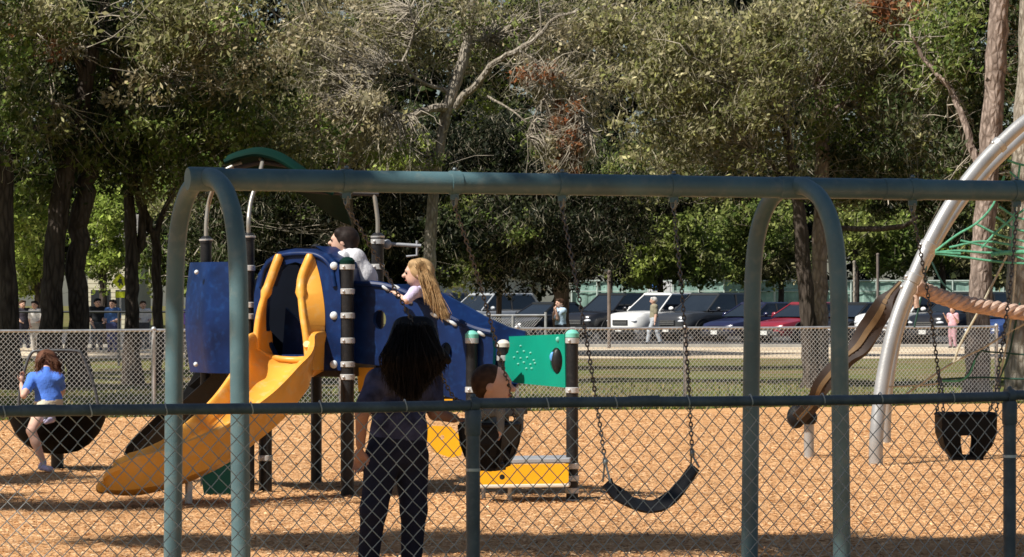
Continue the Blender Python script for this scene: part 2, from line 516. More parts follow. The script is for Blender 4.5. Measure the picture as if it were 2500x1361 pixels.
def crown_leaves(specs, seed, size=0.12, strand=0.18, dens=0.7, sat=True):
    """specs: (centre, (rx, ry, rz), n_leaves, palette, clump_sigma) -> V, C"""
    r = np.random.default_rng(seed)
    VV = []; CC = []; tips = []
    if sat:
        extra = []
        for c, rad, n, pal, sg in specs:
            for q in range(5):
                d = r.normal(0, 1, 3); d /= np.linalg.norm(d)
                p2 = specs[r.integers(0, len(specs))][3] if pal != 'rust' else 'brown'
                if p2 == 'rust': p2 = pal
                extra.append((np.array(c) + d * np.array(rad) * (0.85 + 0.4 * r.random()), tuple(np.array(rad) * (0.25 + 0.2 * r.random())), int(n * 0.09), p2, sg))
        specs = list(specs) + extra
    for c, rad, n, pal, sg in specs:
        n = int(n * dens)
        ncl = max(5, int(n / 42))
        u = r.normal(0, 1, (ncl, 3)); u /= np.linalg.norm(u, axis=1)[:, None]
        rr = (0.25 + 0.75 * r.random(ncl)) ** (1/2.0)
        # dents so that the outline stays uneven
        rr *= 0.82 + 0.25 * np.sin(u[:, 0]*5 + seed) * np.sin(u[:, 2]*6 + seed*2)
        cl = np.array(c) + u * rr[:, None] * np.array(rad) + r.normal(0, 0.20, (ncl, 3)) * np.array(rad)
        tips.append((np.array(c), cl))
        k = r.integers(0, ncl, n)
        sgv = sg * 0.58 * (0.6 + 0.8 * r.random(ncl))[k]
        off = r.normal(0, 1, (n, 3)) * sgv[:, None]
        off[:, 2] *= 0.7
        pos = cl[k] + off
        st = r.random(n) < strand
        L = np.where(st, size * (1.6 + 2.2 * r.random(n)), size * (0.7 + 1.05 * r.random(n)))
        Wd = np.where(st, size * 0.17, L * (0.33 + 0.3 * r.random(n)))
        VV.append(leaf_quads(pos, L, Wd, r, st))
        P = np.array(PAL[pal])
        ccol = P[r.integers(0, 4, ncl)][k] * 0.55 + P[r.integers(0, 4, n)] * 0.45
        ccol = ccol * (0.65 + 0.45 * r.random((n, 1))) * np.where(r.random((n, 1)) < 0.14, 1.9, 1.0)      # sun glints painted into some leaves
        gy = np.array(PAL['grey'])[r.integers(0, 4, n)]
        ccol = np.where(st[:, None], gy * 0.7 + ccol * 0.3, ccol)
        CC.append(np.repeat(ccol, 4, 0))
    return np.concatenate(VV).reshape(-1, 3), np.concatenate(CC), tips

def twig_mesh(starts, tips, r, n_per=40, rad=0.02):
    """thin curved twigs from limb points out to leaf clumps"""
    V = []; F = []; k = 0
    for c, cl in tips:
        if not len(cl): continue
        for _ in range(n_per):
            e = cl[r.integers(0, len(cl))]
            d2 = np.linalg.norm(starts - e, axis=1)
            s0 = starts[np.argsort(d2)[min(len(d2)-1, int(r.random() ** 2 * 6))]]
            if np.linalg.norm(s0 - e) > 3.2:
                dv = r.normal(0, 1, 3); dv[2] *= 0.6
                s0 = e + dv / np.linalg.norm(dv) * (0.8 + r.random() * 1.4)
            e = e + r.normal(0, 0.35, 3)
            ln = np.linalg.norm(e - s0)
            m1 = s0 + (e - s0) * 0.3 + r.normal(0, 0.16, 3) * ln; m2 = s0 + (e - s0) * 0.65 + r.normal(0, 0.20, 3) * ln
            m2[2] -= 0.12 * ln
            r0 = rad * (0.45 + 0.9 * r.random())
            for q, tt in enumerate((0, 0.2, 0.4, 0.6, 0.8, 1)):
                p = (1-tt)**3 * s0 + 3*tt*(1-tt)**2 * m1 + 3*tt*tt*(1-tt) * m2 + tt**3 * e
                p = p + r.normal(0, 0.02, 3)
                rr = r0 * (1 - 0.8 * tt)
                for a in (0.3, 2.4, 4.5):
                    V.append(p + rr * np.array((math.cos(a), math.sin(a)*0.7, math.sin(a)*0.7)))
                if q:
                    for j in range(3):
                        j2 = (j+1) % 3
                        F.append((k+j, k+j2, k+3+j2, k+3+j))
                    k += 3
            k += 3
    return np.array(V), np.array(F)

NTREE = [0]
def tree(name, label, s, trunk, limbs=(), crowns=(), bark=None, size=0.12, strand=0.18, group=None, twigs=40, twig_r=0.018, cat='tree', base=None, nseg=10, dens=0.5):
    """trunk: [(px, py, radius m)] from the ground up; limbs: lists of (px, py, radius, depth offset); crowns: (px, py, rx_px, rz_px, ry_m, depth_off, n, palette, sigma)"""
    NTREE[0] += 1; seed = 100 + NTREE[0]
    bark = bark or m_bark_oak
    D = FPX / s
    gx = trunk[0][0]
    if base is None: base = G(gx, s, -0.04)
    t = thing(name, base, label, cat, group)
    P = [W(a, b, s) for a, b, r in trunk]
    if P[0].z > 0: P = [Vector((P[0].x, P[0].y, -0.05))] + P; R = [trunk[0][2] * 1.25] + [q[2] for q in trunk]
    else: R = [q[2] for q in trunk]
    sp = smooth_path(P, 5)
    rr = []
    for i in range(len(sp)):
        x = i / 5; a = min(int(x), len(R)-2); rr.append(lerp(R[a], R[a+1], x - a))
    rr[0] *= 1.35; rr[1] *= 1.12
    rnd = random.Random(seed)
    sp = [p + Vector((rnd.uniform(-1, 1), rnd.uniform(-1, 1), 0)) * r_ * 0.12 for p, r_ in zip(sp, rr)]
    rr = [q * rnd.uniform(0.93, 1.07) for q in rr]
    MB().tube(sp, rr, nseg).build('trunk', bark, t, smooth=True)
    starts = [np.array(p[:]) for p in sp[len(sp)//3:]]
    for lb in limbs:
        pts = [W(a, b, FPX / (D + dd)) for a, b, r_, dd in lb]
        spl = smooth_path(pts, 4)
        rl = []
        for i in range(len(spl)):
            x = i / 4; a = min(int(x), len(lb)-2); rl.append(lerp(lb[a][2], lb[a+1][2], x - a))
        spl = [spl[0]] + [p + Vector((rnd.uniform(-1,1), rnd.uniform(-1,1), rnd.uniform(-1,1))) * r_ * 0.35 for p, r_ in zip(spl[1:], rl[1:])]
        MB().tube(spl, rl, 8).build('limb', bark, t, smooth=True)
        starts += [np.array(p[:]) for p in spl]
    if crowns:
        specs = []
        for px, py, rx, rz, ry, do, n, pal, sg in crowns:
            s2 = FPX / (D + do)
            specs.append((np.array(W(px, py, s2)[:]), (rx / s2, ry, rz / s2), n, pal, sg))
        V, C, tips = crown_leaves(specs, seed, size, strand, dens)
        tips = tips[:len(specs)]
        o = np_mesh('crown', V, np.arange(len(V)).reshape(-1, 4), leaf_mat(), C, parent=t)
        o['kind'] = 'stuff'
        if twigs:
            V, F = twig_mesh(np.array(starts), tips, np.random.default_rng(seed), int(twigs * 0.9), twig_r * 0.85)
            o = np_mesh('twigs', V, F, m_twig, parent=t); o['kind'] = 'stuff'
    return t

GB = 'trees behind the far fence'
# --- left group of big dark oaks
tree('oak_tree', 'dark thick oak trunk at the far left edge behind the chain-link fence', 130,
     [(22, 960, 0.24), (20, 700, 0.19), (10, 450, 0.18), (25, 250, 0.16), (60, 60, 0.13), (90, -140, 0.08)],
     [[(12, 420, 0.12, 0), (70, 330, 0.09, 0.3), (130, 250, 0.05, 0.6)]],
     [(70, 250, 170, 190, 1.4, 2.2, 11000, 'dark', 0.30), (110, 20, 190, 150, 1.5, 2.2, 10000, 'dark', 0.3), (-60, 330, 130, 160, 1.5, 0, 6000, 'dark', 0.3), (230, 330, 110, 110, 1.2, 2.6, 6000, 'dark', 0.28), (60, 140, 70, 130, 0.9, -2.0, 2600, 'green', 0.28), (110, 30, 110, 70, 0.9, -2.2, 2400, 'olive', 0.28), (40, 320, 70, 70, 0.9, -1.8, 1300, 'green', 0.26)],
     size=0.11, group=GB, twigs=30, dens=0.42)
tree('oak_tree', 'massive dark double-stemmed oak left of the swing frame behind the fence', 126,
     [(122, 960, 0.31), (124, 800, 0.235), (132, 640, 0.215), (150, 480, 0.205), (185, 330, 0.19), (215, 170, 0.14), (250, 20, 0.11), (280, -160, 0.07)],
     [[(190, 950, 0.27, 0.3), (186, 780, 0.20, 0.3), (188, 620, 0.20, 0.3), (202, 500, 0.20, 0.35), (222, 400, 0.15, 0.4), (260, 260, 0.10, 0.6), (285, 150, 0.075, 0.8), (300, 20, 0.05, 1)],
      [(262, 230, 0.06, 0.6), (300, 199, 0.042, 0.5), (372, 197, 0.03, 0.3), (420, 150, 0.018, 0.2)],
      [(205, 210, 0.07, 0), (175, 120, 0.05, -0.4), (120, 60, 0.03, -0.8)]],
     [(350, 60, 200, 140, 1.5, 2.0, 13000, 'green', 0.28), (470, 120, 170, 130, 1.8, 0.2, 11000, 'olive', 0.28), (170, 60, 110, 110, 1.2, 1.8, 6000, 'dark', 0.25), (120, 90, 70, 60, 0.8, -1.2, 1800, 'rust', 0.2), (450, 50, 170, 120, 1.0, -2.0, 5000, 'olive', 0.3), (560, 130, 160, 120, 1.0, -1.8, 4500, 'brown', 0.3)],
     size=0.10, group=GB, twigs=50, dens=0.36)
tree('oak_tree', 'forked brown oak trunk just left of the swing frame behind the fence', 122,
     [(322, 950, 0.20), (322, 760, 0.145), (322, 640, 0.135), (318, 540, 0.125), (312, 440, 0.10), (300, 320, 0.07), (290, 180, 0.05)],
     [[(330, 640, 0.10, 0.1), (350, 560, 0.085, 0.0), (338, 480, 0.07, -0.2), (325, 400, 0.05, -0.4), (345, 300, 0.03, -0.6)],
      [(384, 950, 0.12, 0.5), (384, 760, 0.105, 0.5), (380, 600, 0.095, 0.4), (362, 545, 0.08, 0.2), (345, 480, 0.06, 0.1)],
      [(382, 580, 0.07, 0.4), (400, 515, 0.055, 0.3), (440, 440, 0.03, 0.3)]],
     [(420, 330, 190, 130, 1.8, 0.2, 14000, 'green', 0.26), (560, 280, 150, 140, 1.8, 0.9, 11000, 'green', 0.27), (290, 330, 90, 100, 1.2, 1.6, 5000, 'green', 0.25), (620, 400, 130, 80, 1.5, 0.8, 7000, 'green', 0.24), (480, 330, 220, 110, 1.0, -1.8, 6000, 'green', 0.3), (650, 340, 160, 110, 1.0, -1.2, 4500, 'olive', 0.3)],
     size=0.095, group=GB, twigs=50, dens=0.45)
# --- centre
tree('oak_tree', 'tall oak with pale bare curving limbs above the middle of the swing bar', 104,
     [(1048, 905, 0.20), (1048, 700, 0.16), (1052, 560, 0.15), (1068, 400, 0.13), (1080, 320, 0.125), (1100, 240, 0.15), (1135, 130, 0.13), (1150, 20, 0.10), (1165, -150, 0.06)],
     [[(1098, 268, 0.12, 0), (1060, 262, 0.095, -0.3), (1020, 278, 0.085, -0.5), (975, 285, 0.075, -0.7), (930, 262, 0.05, -0.9), (880, 240, 0.03, -1.2)],
      [(1110, 262, 0.11, 0), (1165, 205, 0.085, -0.4), (1210, 150, 0.07, -0.8), (1265, 122, 0.06, -1.0), (1315, 90, 0.05, -1.2), (1350, 48, 0.04, -1.4), (1415, 28, 0.028, -1.6), (1500, 10, 0.015, -1.7)],
      [(1100, 225, 0.06, 0), (1040, 205, 0.04, -0.3), (1000, 175, 0.033, -0.6), (980, 150, 0.03, -0.8), (935, 160, 0.018, -1), (905, 210, 0.010, -1.2)],
      [(982, 150, 0.03, -0.8), (1010, 80, 0.022, -0.7), (1000, 20, 0.015, -0.7)],
      [(1265, 122, 0.035, -1.0), (1325, 165, 0.03, -1.1), (1335, 230, 0.024, -1.2), (1310, 270, 0.018, -1.3), (1290, 330, 0.010, -1.3)],
      [(1325, 165, 0.028, -1.1), (1385, 200, 0.022, -1.2), (1415, 265, 0.017, -1.3), (1440, 320, 0.010, -1.3)],
      [(1190, 235, 0.03, -0.5), (1250, 270, 0.024, -0.8), (1285, 300, 0.016, -1)],
      [(1320, 88, 0.022, -1.2), (1318, 20, 0.016, -1.2), (1305, -40, 0.01, -1.2)],
      [(1140, 120, 0.06, 0), (1190, 90, 0.045, 0.3), (1230, 80, 0.03, 0.4)]],
     [(820, 110, 180, 170, 2.0, 0.2, 11000, 'brown', 0.30), (1000, 70, 190, 110, 2.0, 0.8, 9000, 'olive', 0.30), (1230, 110, 170, 130, 2.0, 1.2, 8000, 'green', 0.30),
      (1430, 120, 170, 160, 2.0, 0.8, 11000, 'brown', 0.30), (1300, 20, 260, 70, 1.6, 1.4, 5000, 'olive', 0.3), (850, 300, 130, 110, 1.7, -0.3, 8000, 'brown', 0.27), (720, 220, 120, 150, 1.8, 0.5, 8000, 'olive', 0.27),
      (1380, 320, 45, 95, 0.6, -1.2, 2600, 'rust', 0.16), (1395, 385, 40, 50, 0.5, -1.2, 1500, 'rust', 0.14), (1320, 180, 60, 50, 0.7, -1.0, 1000, 'rust', 0.2), (980, 380, 70, 55, 0.9, -0.6, 2600, 'bright', 0.2)],
     size=0.095, strand=0.40, group=GB, twigs=190, twig_r=0.019, bark=m_bark_pale)
tree('pine_tree', 'slim reddish trunk standing behind the playground roof and the dark haired boy', 100,
     [(842, 900, 0.20), (843, 720, 0.19), (845, 560, 0.18), (842, 420, 0.16), (835, 280, 0.12), (830, 100, 0.08)],
     [[(845, 450, 0.07, 0), (900, 400, 0.05, 0.3), (960, 360, 0.03, 0.6)]],
     [(760, 430, 190, 110, 1.8, 0.8, 11000, 'dark', 0.26), (950, 470, 150, 110, 1.8, 1.2, 9000, 'deep', 0.26), (640, 520, 170, 110, 1.8, 1.5, 9000, 'deep', 0.27), (520, 560, 130, 110, 1.6, 1.6, 6000, 'dark', 0.26), (800, 330, 170, 90, 1.7, 0.6, 8000, 'olive', 0.27)],
     size=0.10, group=GB, twigs=50, bark=m_bark_pine)
tree('oak_tree', 'low dense dark oak shading the cars right of the middle', 82,
     [(1372, 870, 0.30), (1370, 760, 0.24), (1372, 690, 0.24), (1378, 620, 0.2), (1390, 520, 0.15), (1400, 400, 0.1)],
     [[(1375, 650, 0.14, 0), (1300, 580, 0.1, 0), (1230, 520, 0.06, 0.3)], [(1380, 620, 0.13, 0), (1450, 560, 0.09, 0), (1520, 500, 0.05, 0.2)]],
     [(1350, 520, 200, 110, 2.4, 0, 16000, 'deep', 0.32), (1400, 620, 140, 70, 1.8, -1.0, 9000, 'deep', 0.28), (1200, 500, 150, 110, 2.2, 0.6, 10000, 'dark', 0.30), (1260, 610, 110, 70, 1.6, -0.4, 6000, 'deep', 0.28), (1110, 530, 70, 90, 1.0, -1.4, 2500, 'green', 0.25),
      (1180, 360, 200, 110, 2.2, 1.0, 12000, 'deep', 0.3), (1500, 440, 180, 110, 2.2, 0.4, 11000, 'dark', 0.30), (1130, 610, 100, 80, 1.6, 0.4, 5000, 'green', 0.28)],
     size=0.11, group=GB, twigs=40)
# --- right
tree('oak_tree', 'thin dark leaning trunk paired with a pine behind the right swing legs', 128,
     [(1985, 955, 0.19), (1975, 820, 0.16), (1965, 680, 0.145), (1955, 560, 0.13), (1945, 470, 0.11), (1930, 380, 0.09), (1900, 230, 0.06)],
     [[(1950, 500, 0.07, 0), (1900, 420, 0.05, 0), (1820, 350, 0.03, 0)], [(2030, 560, 0.05, 0.2), (2110, 558, 0.055, 0), (2195, 556, 0.05, -0.2), (2240, 530, 0.03, -0.3)]],
     [(1800, 250, 190, 190, 2.0, 0.3, 15000, 'olive', 0.28), (1660, 330, 150, 130, 1.8, 0.8, 10000, 'olive', 0.27), (1660, 110, 190, 150, 2.0, 0.5, 13000, 'olive', 0.28), (1900, 90, 180, 130, 2.0, 0.4, 11000, 'olive', 0.28)],
     size=0.09, strand=0.30, group=GB, twigs=110, twig_r=0.016)
tree('pine_tree', 'brown scaly pine trunk rising behind the right swing legs', 124,
     [(2002, 945, 0.22), (2002, 800, 0.17), (2000, 640, 0.155), (2004, 480, 0.15), (2008, 330, 0.14), (2000, 180, 0.125), (1995, 30, 0.11), (1990, -160, 0.08)],
     [[(2004, 300, 0.05, 0), (2060, 250, 0.035, 0), (2120, 180, 0.02, 0)]],
     [(2090, 250, 150, 150, 1.8, 0.6, 10000, 'green', 0.26), (2140, 90, 150, 130, 1.8, 0.4, 9000, 'olive', 0.27), (2230, 300, 120, 120, 1.6, 0.8, 8000, 'olive', 0.26), (2100, 400, 130, 70, 1.6, 0.9, 8000, 'dark', 0.26), (2170, 20, 80, 60, 0.9, -0.5, 2500, 'rust', 0.2)],
     size=0.095, strand=0.25, group=GB, twigs=70, twig_r=0.014, bark=m_bark_pine)
tree('pine_tree', 'tall straight pink-grey pine trunk at the right crossing the silver arch', 140,
     [(2385, 960, 0.235), (2388, 800, 0.20), (2398, 620, 0.195), (2412, 420, 0.19), (2428, 200, 0.185), (2437, 40, 0.175), (2448, -200, 0.15)],
     [[(2400, 430, 0.08, 0.2), (2375, 370, 0.075, 0.2), (2350, 290, 0.06, 0.3), (2320, 220, 0.05, 0.5), (2260, 150, 0.04, 0.6), (2230, 90, 0.025, 0.6)]],
     [(2300, 120, 110, 170, 1.5, 1.5, 9000, 'green', 0.25), (2360, 330, 90, 130, 1.4, 1.8, 6000, 'dark', 0.25), (2520, 100, 90, 180, 1.4, 1.2, 7000, 'dark', 0.25), (2520, 420, 110, 100, 1.4, 1.6, 6000, 'green', 0.25)],
     size=0.09, group=GB, twigs=45, bark=m_bark_pine, nseg=14)
tree('pine_tree', 'broad pale pine trunk at the right edge behind the rope net', 146,
     [(2492, 975, 0.27), (2490, 800, 0.235), (2492, 640, 0.225), (2500, 420, 0.21), (2510, 150, 0.19), (2520, -200, 0.15)], (),
     [(2560, -120, 120, 90, 1.2, 0.5, 3000, 'green', 0.25)], size=0.09, group=GB, twigs=10, bark=m_bark_pale, nseg=14)
# --- sunlit trees farther off
GF = 'sunlit trees beyond the car park'
def far_tree(label, px, s, crowns, r=0.16, size=0.2):
    b = 734 + (EYE - 0.08) * s
    c0 = crowns[0]
    tree('broadleaf_tree', label, s, [(px, b, r), (px + 2, lerp(b, c0[1], 0.5), r * 0.85), (px - 3, c0[1], r * 0.6), (px, c0[1] - c0[3], r * 0.25)], (), crowns, size=size, strand=0.06, group=GF, twigs=14, base=G(px, s, 0.08), dens=0.75)
far_tree('yellow-green sunlit tree showing between the two left oak trunks', 92, 75, [(90, 560, 62, 110, 1.8, 0, 7000, 'bright', 0.25), (80, 670, 52, 50, 1.2, 0, 3200, 'bright', 0.22), (100, 460, 45, 50, 1.0, 0, 2500, 'bright', 0.22)], size=0.13)
far_tree('yellow-green sunlit tree between the double oak and the forked oak', 250, 70, [(255, 520, 65, 90, 1.8, 0, 6500, 'bright', 0.27), (250, 630, 60, 55, 1.4, 0, 3600, 'bright', 0.25), (420, 520, 70, 70, 1.2, 0, 3000, 'bright', 0.25)], size=0.14)
far_tree('pale green rounded tree above the white car and sign', 1610, 54, [(1600, 590, 110, 95, 3.0, 0, 9000, 'mid', 0.42), (1545, 650, 75, 50, 2.0, -1, 4000, 'bright', 0.36), (1690, 640, 70, 60, 2.0, 0, 3600, 'green', 0.36), (1650, 500, 90, 60, 2.2, 1, 4500, 'mid', 0.4)], size=0.19)
far_tree('pale green tree between the swing leg and the dark pine trunk', 1905, 52, [(1880, 560, 90, 110, 3, 0, 7000, 'green', 0.42), (1790, 560, 70, 110, 2.4, 1, 5000, 'mid', 0.4), (1900, 650, 60, 40, 2, 0, 2500, 'olive', 0.4)], size=0.19)
far_tree('green tree with a pale stem right of the swing frame', 2088, 56, [(2120, 560, 100, 90, 2.6, 0, 7500, 'mid', 0.38), (2200, 600, 90, 80, 2.4, 0, 5500, 'green', 0.38), (2090, 480, 90, 60, 2.4, 0.8, 4500, 'green', 0.38)], size=0.18)
far_tree('dusky green tree beside the right pine trunk above the parked cars', 2300, 55, [(2300, 560, 90, 110, 2.6, 0, 7000, 'green', 0.38), (2440, 580, 90, 110, 2.6, 0, 6000, 'olive', 0.38)], size=0.18)

GU = 'understorey trees behind the playground'
def understorey(label, px, s, crowns, size=0.13):
    b = 734 + (EYE + 0.03) * s
    c0 = crowns[0]
    tree('understorey_tree', label, s, [(px, b, 0.11), (px + 4, lerp(b, c0[1], 0.5), 0.09), (px - 3, c0[1], 0.06), (px, c0[1] - c0[3] * 0.7, 0.03)], (), crowns, size=size, strand=0.12, group=GU, twigs=30, twig_r=0.014, dens=0.75)
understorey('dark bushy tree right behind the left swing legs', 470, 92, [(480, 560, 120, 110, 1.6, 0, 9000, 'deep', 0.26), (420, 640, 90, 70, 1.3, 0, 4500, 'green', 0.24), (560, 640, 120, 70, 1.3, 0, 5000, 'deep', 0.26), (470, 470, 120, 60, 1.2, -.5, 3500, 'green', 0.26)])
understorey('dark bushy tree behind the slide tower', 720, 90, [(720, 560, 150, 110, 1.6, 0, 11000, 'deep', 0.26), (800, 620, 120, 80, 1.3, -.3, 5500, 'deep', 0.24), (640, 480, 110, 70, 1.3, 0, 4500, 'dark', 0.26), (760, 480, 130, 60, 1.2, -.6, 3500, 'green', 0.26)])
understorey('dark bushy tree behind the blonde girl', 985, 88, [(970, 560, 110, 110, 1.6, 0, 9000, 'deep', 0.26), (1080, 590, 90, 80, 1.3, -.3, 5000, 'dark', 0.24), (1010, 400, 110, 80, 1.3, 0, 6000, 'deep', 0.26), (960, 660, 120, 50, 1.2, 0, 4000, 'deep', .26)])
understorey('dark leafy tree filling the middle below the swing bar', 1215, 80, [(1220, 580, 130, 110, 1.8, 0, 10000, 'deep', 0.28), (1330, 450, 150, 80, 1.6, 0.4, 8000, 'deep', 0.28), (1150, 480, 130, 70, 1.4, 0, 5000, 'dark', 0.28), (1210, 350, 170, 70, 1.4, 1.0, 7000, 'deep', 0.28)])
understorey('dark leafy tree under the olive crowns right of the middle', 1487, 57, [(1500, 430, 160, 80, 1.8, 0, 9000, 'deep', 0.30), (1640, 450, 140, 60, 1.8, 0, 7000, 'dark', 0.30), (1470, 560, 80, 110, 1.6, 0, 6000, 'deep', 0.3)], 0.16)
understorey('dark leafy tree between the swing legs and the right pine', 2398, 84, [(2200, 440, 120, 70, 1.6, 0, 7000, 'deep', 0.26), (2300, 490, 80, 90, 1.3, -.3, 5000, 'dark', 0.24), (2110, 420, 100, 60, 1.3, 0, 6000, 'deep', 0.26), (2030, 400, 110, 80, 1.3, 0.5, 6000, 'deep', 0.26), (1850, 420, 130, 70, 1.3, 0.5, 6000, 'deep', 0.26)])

def far_wood():
    r = np.random.default_rng(55)
    specs = []
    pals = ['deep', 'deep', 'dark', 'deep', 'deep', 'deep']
    for i in range(34):
        px = -250 + i * 90 + r.normal(0, 20)
        s2 = 40 + r.random() * 8
        for py in (600, 430, 250, 70, -90):
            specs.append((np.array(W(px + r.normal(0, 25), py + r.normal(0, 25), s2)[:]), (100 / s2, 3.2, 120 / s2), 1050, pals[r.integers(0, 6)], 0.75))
    V, C, tips = crown_leaves(specs, 56, 0.46, 0.10, 1.0, False)
    o = np_mesh('distant_wood', V, np.arange(len(V)).reshape(-1, 4), leaf_mat(), C, loc=(0, 180, 0))
    tag(o, 'distant mass of woodland closing off the background', 'woodland', kind='stuff')
far_wood()

# --- shade trees near the photographer, outside the frame, whose crowns shade the near ground
def shade_tree(label, base, top, crowns, seed):
    """a tree whose trunk stands outside the frame"""
    t = thing('shade_tree', base, label, 'tree')
    pts = smooth_path([base + Vector((0, 0, -0.05)), lerp(base, top, 0.4) + Vector((0.15, 0.1, 0)), lerp(base, top, 0.75), top], 5)
    MB().tube(pts, [lerp(0.38, 0.16, i / (len(pts)-1)) for i in range(len(pts))], 12).build('trunk', m_bark_oak, t, smooth=True)
    for c in crowns:
        q = smooth_path([pts[-6], (pts[-6] + Vector(c[0])) / 2 + Vector((0, 0, 0.5)), Vector(c[0])], 4)
        MB().tube(q, [lerp(0.14, 0.03, i / (len(q)-1)) for i in range(len(q))], 7).build('limb', m_bark_oak, t, smooth=True)
    V, C, tips = crown_leaves([(np.array(c), rad, n, 'green', 0.30) for c, rad, n in crowns], seed, 0.2, 0.05, 1.0, False)
    o = np_mesh('crown', V, np.arange(len(V)).reshape(-1, 4), leaf_mat(), C, parent=t); o['kind'] = 'stuff'
shade_tree('big leafy oak just outside the view that shades the near fence and swings', Vector((-11.0, 13.5, 0)), Vector((-8.2, 15.2, 7.8)),
           [((-6.50, 17.21, 10.0), (2.9, 0.75, 0.4), 10000), ((-3.15, 16.1, 10.0), (1.9, 1.6, 0.5), 15000), ((-5.18, 9.12, 10.2), (3.4, 2.2, 0.7), 14000), ((-0.88, 9.62, 10.2), (2.2, 2.4, 0.7), 9000), ((-7.0, 15.05, 10.0), (0.62, 0.48, 0.2), 3200)], 301)
shade_tree('leafy oak outside the view that dapples the ground round the slide foot', Vector((-14.5, 21.5, 0)), Vector((-13.2, 22.2, 6.5)),
           [((-9.14, 22.06, 8.6), (1.9, 0.6, 0.5), 1500), ((-10.77, 23.23, 8.3), (1.6, 0.6, 0.5), 1100), ((-10.94, 25.46, 8.6), (1.8, 0.8, 0.6), 1800)], 302)
shade_tree('spreading oak outside the view whose canopy darkens the left oaks', Vector((-18.0, 58.5, 0)), Vector((-16.6, 59.2, 8.5)),
           [((-15.04, 58.45, 9.6), (3.2, 3.0, 1.6), 9000), ((-4.92, 63.29, 10.8), (5.5, 2.6, 1.0), 9000)], 303)
for q, (gx, gy, nm) in enumerate(((-15.0, 52.0, 'nearer'), (-17.5, 70.0, 'middle'), (-20.5, 90.0, 'farther'), (-19.5, 102.0, 'farthest'))):
    shade_tree('leafy oak outside the view at the left shading the lawn, the %s one' % nm, Vector((gx - 1.5, gy - 1.0, 0)), Vector((gx - 0.6, gy - 0.4, 7.0)),
               [((gx + 0.9, gy - 2.1, 9.6), (3.6, 5.5, 1.6), 10000), ((gx + 3.0, gy + 1.4, 10.0), (2.4, 4.0, 1.2), 6000)], 310 + q)
shade_tree('tall leafy oak outside the view whose high canopy shades the lawn strip', Vector((-13.0, 49.0, 0)), Vector((-9.0, 50.6, 9.0)),
           [((-4.48, 50.02, 10.2), (4.5, 1.9, 0.8), 9000), ((0.56, 51.13, 10.6), (3.2, 1.8, 0.8), 6000)], 320)
# ================================================================== FENCES
m_vinyl = mat('black_vinyl_pipe', (0.075, 0.092, 0.105), 0.45, 0.25, 9, bump=0.15, bscale=90, dust=(0.17, 0.18, 0.17), dust_amt=0.35)
m_wire_v = mat('vinyl_wire', (0.38, 0.385, 0.38), 0.5, 0.2, 14)
m_galv = mat('galvanised_pipe', (0.50, 0.51, 0.51), 0.42, 0.15, 7, metal=0.55, bump=0.1)
m_wire_g = mat('galvanised_wire', (0.47, 0.47, 0.45), 0.55, 0.15, 9, metal=0.15)

def link_mesh(name, P0, a0, a1, z0, z1, pitch, rad, mat_, parent, n=4, back=0.0):
    """woven chain-link: zig-zag wires hooking into each other, as one mesh"""
    nw = int((a1 - a0) / pitch); nz = int((z1 - z0) / pitch) + 1
    u = np.array(FU[:]); v = np.array(FV[:]); p0 = np.array(P0[:])
    r = np.random.default_rng(5)
    V = []; F = []
    ang = np.arange(n) / n * 2 * np.pi + 0.4
    zz = np.linspace(z0, z1, nz)
    k = 0
    sag = 0.004 * np.sin(np.linspace(0, 9, nw))
    for i in range(nw):
        ph = i % 2
        aa = a0 + i * pitch + np.where((np.arange(nz) + ph) % 2 == 0, -0.04, 1.04) * pitch
        aa = aa + r.normal(0, pitch * 0.035, nz) + sag[i] + 0.007 * np.sin(zz * 7 + i * 0.11) * np.sin(i * 0.045 + 1)
        vv = back + 0.012 * np.sin(zz * 5 + i * 0.07) + np.where((np.arange(nz) + ph) % 2 == 0, -1, 1) * rad * 0.9
        c = p0 + u * aa[:, None] + v * vv[:, None]
        c[:, 2] = zz + r.normal(0, pitch * 0.02, nz) + 0.006 * np.sin(i * 0.09) * np.sin(zz * 3)
        # profile in the (v, perpendicular) plane, roughly square to the wire
        for q in range(nz):
            sgn = 1 if (q + ph) % 2 == 0 else -1
            for a in ang:
                V.append(c[q] + v * math.cos(a) * rad + u * math.sin(a) * rad * 1.0)
        for q in range(nz - 1):
            for j in range(n):
                j2 = (j + 1) % n
                F.append((k + q*n + j, k + q*n + j2, k + (q+1)*n + j2, k + (q+1)*n + j))
        k += nz * n
    o = np_mesh(name, np.array(V), np.array(F), mat_, parent=parent)
    o['kind'] = 'stuff'
    return o

